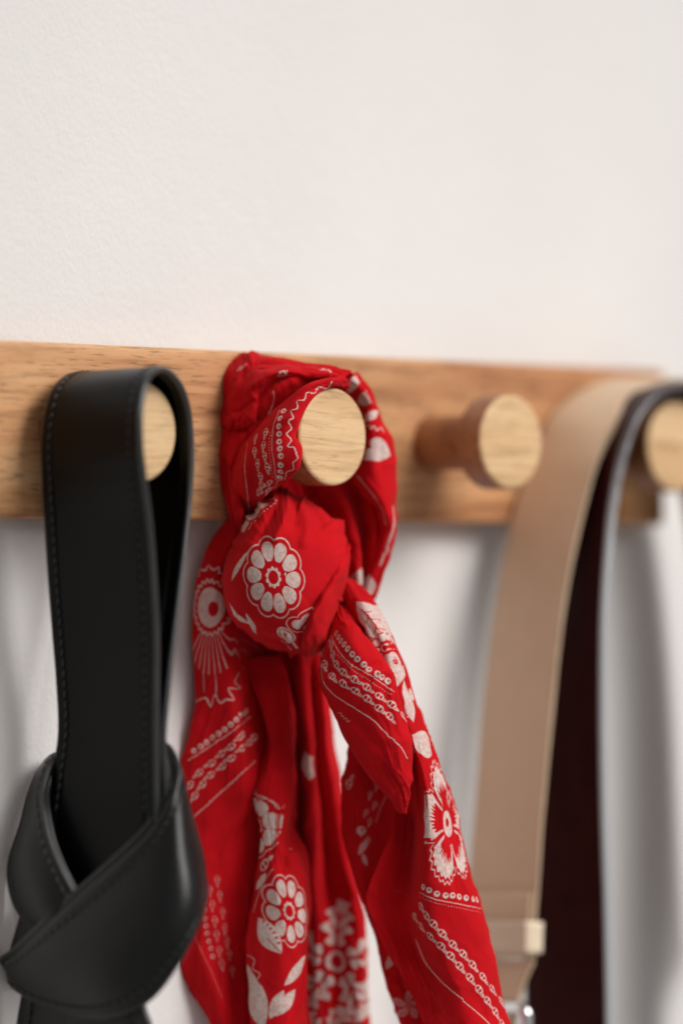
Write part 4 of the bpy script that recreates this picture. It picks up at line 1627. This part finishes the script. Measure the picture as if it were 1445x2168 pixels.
def dH(p):
    p.stamp(782, 1308, 10.0, -46, m_leaf, h=0.42)
    p.stamp(800, 1336, 8.0, -10, m_leaf, h=0.3)
    for a_, b_ in (((764, 1290), (806, 1340)), ((778, 1300), (774, 1318)), ((786, 1310), (806, 1312)), ((794, 1322), (790, 1342)), ((800, 1330), (816, 1334)), ((772, 1296), (786, 1294))):
        p.line([a_, ((a_[0] + b_[0]) / 2 + 2, (a_[1] + b_[1]) / 2), b_], 0.5, 0)
    p.line(zigline([(746, 1312), (770, 1344), (796, 1372), (806, 1398)], 3.5, 11), 0.42)
    p.stamp(812, 1372, 6.6, 10, m_flower, n=8, sx=0.9)
    p.stamp(836, 1402, 5.0, 0, m_ring)
    p.stamp(832, 1440, 6.0, 60, m_leaf, h=0.45)
    p.stamp(866, 1482, 9.0, 110, m_leaf, h=0.42)
    p.line([(846, 1500), (858, 1516), (878, 1520)], 0.4, 0.8, dash=2)
    p.stamp(888, 1566, 9.6, 80, m_heart, outline=False, sy=-1.0, sx=1.05)
    p.along([(866, 1550), (884, 1540), (902, 1550)], 1.9, 0.5, lambda x, y, aa: (S(np.hypot(x, y) - 0.9, aa), np.zeros_like(x)))
    p.stamp(946, 1744, 25.0, 96, m_lily, sx=1.0, sy=0.50, ph=0.10)
    p.M *= np.where((p.px < 880) & (p.py > 1600) & (p.py < 1886), 0.0, 1.0)
    p.along([(890, 1874), (916, 1890), (944, 1895), (984, 1900), (1012, 1905)], 3.7, 1.35, m_ring)
    p.line([(888, 1890), (916, 1902), (960, 1911), (1018, 1924)], 0.36)
    p.line([(888, 1898), (916, 1911), (960, 1919), (1016, 1932)], 0.3, 0.7, dash=2)
    p.along([(880, 1924), (904, 1960), (940, 1996), (980, 2036), (1020, 2084), (1062, 2144), (1080, 2180)], 3.3, 3.2, m_link, offs=(2.1, -2.1), turn=0)
    p.line([(880, 1990), (900, 2038), (940, 2084), (980, 2118), (1034, 2166), (1060, 2196)], 0.4)
    p.stamp(870, 1470, 3, 0, m_dot, sx=0.5)


cloth("tail", GH, dH)

# --- front flap of the right tail, its border folded forward
rows = [
    [(684, 1300, -26), (690, 1294, -20), (704, 1286, -14), (722, 1286, -10), (738, 1292, -10), (742, 1296, -16)],
    [(688, 1352, -16), (686, 1358, -10), (706, 1340, 0), (740, 1330, 5), (764, 1336, 3), (768, 1336, -5)],
    [(684, 1396, -8), (679, 1400, -1), (710, 1390, 9), (754, 1376, 15), (793, 1378, 10), (799, 1380, -2)],
    [(692, 1444, -2), (686, 1448, 5), (724, 1434, 13), (776, 1420, 16), (823, 1424, 11), (829, 1428, -1)],
    [(708, 1492, -2), (702, 1496, 5), (744, 1484, 13), (796, 1472, 16), (839, 1476, 12), (845, 1480, 0)],
    [(728, 1538, -2), (722, 1542, 5), (764, 1532, 13), (812, 1522, 16), (852, 1526, 12), (858, 1530, 0)],
    [(758, 1588, -1), (752, 1592, 5), (786, 1586, 12), (828, 1580, 15), (862, 1582, 12), (867, 1586, 0)],
    [(792, 1636, 0), (786, 1640, 5), (812, 1636, 11), (842, 1632, 14), (863, 1634, 11), (867, 1638, 0)],
    [(830, 1678, 0), (824, 1682, 5), (838, 1680, 10), (852, 1678, 11), (861, 1680, 9), (864, 1684, 0)],
    [(850, 1716, 0), (846, 1720, 4), (850, 1722, 6), (854, 1722, 7), (857, 1722, 5), (859, 1724, 0)],
]
GG = pgrid(rows, 120, 170)
GG = ridges(GG, [
    ([(700, 1330), (720, 1370), (760, 1420), (800, 1460)], -0.9, 14),
    ([(716, 1520), (760, 1560), (820, 1620)], 0.9, 12),
    ([(700, 1340), (694, 1380), (700, 1430)], -1.4, 10),
    ([(683, 1400), (690, 1446), (706, 1494), (726, 1540), (756, 1590), (790, 1638), (828, 1680)], 0.5, 4)])
GG = wrinkle(GG, 0.45, 5, 8, 111)
GG = creases(GG, 1.4, 6, 4, 112, 0.15)


def dG(p):
    p.along([(708, 1336), (718, 1353), (729, 1366), (739, 1379), (760, 1400), (784, 1419), (798, 1426), (822, 1444)], 3.55, 1.4, m_ring)
    p.line([(700, 1346), (711, 1369), (739, 1404), (781, 1428), (834, 1464)], 0.36)
    p.line([(714, 1386), (742, 1414), (780, 1440), (826, 1470)], 0.3, 0.7, dash=2)
    p.along([(690, 1350), (692, 1380), (704, 1416), (732, 1440), (763, 1458), (798, 1482), (836, 1512), (850, 1530)], 3.3, 3.1, m_link, offs=(2.0, -2.0))
    p.line([(679, 1405), (685, 1445), (704, 1469), (746, 1497), (788, 1524), (820, 1556), (850, 1584), (862, 1606)], 0.42)
    p.line(zigline([(718, 1508), (726, 1518), (738, 1528)], 2.5, 8), 0.28, 0.8)


cloth("tail", GG, dG)
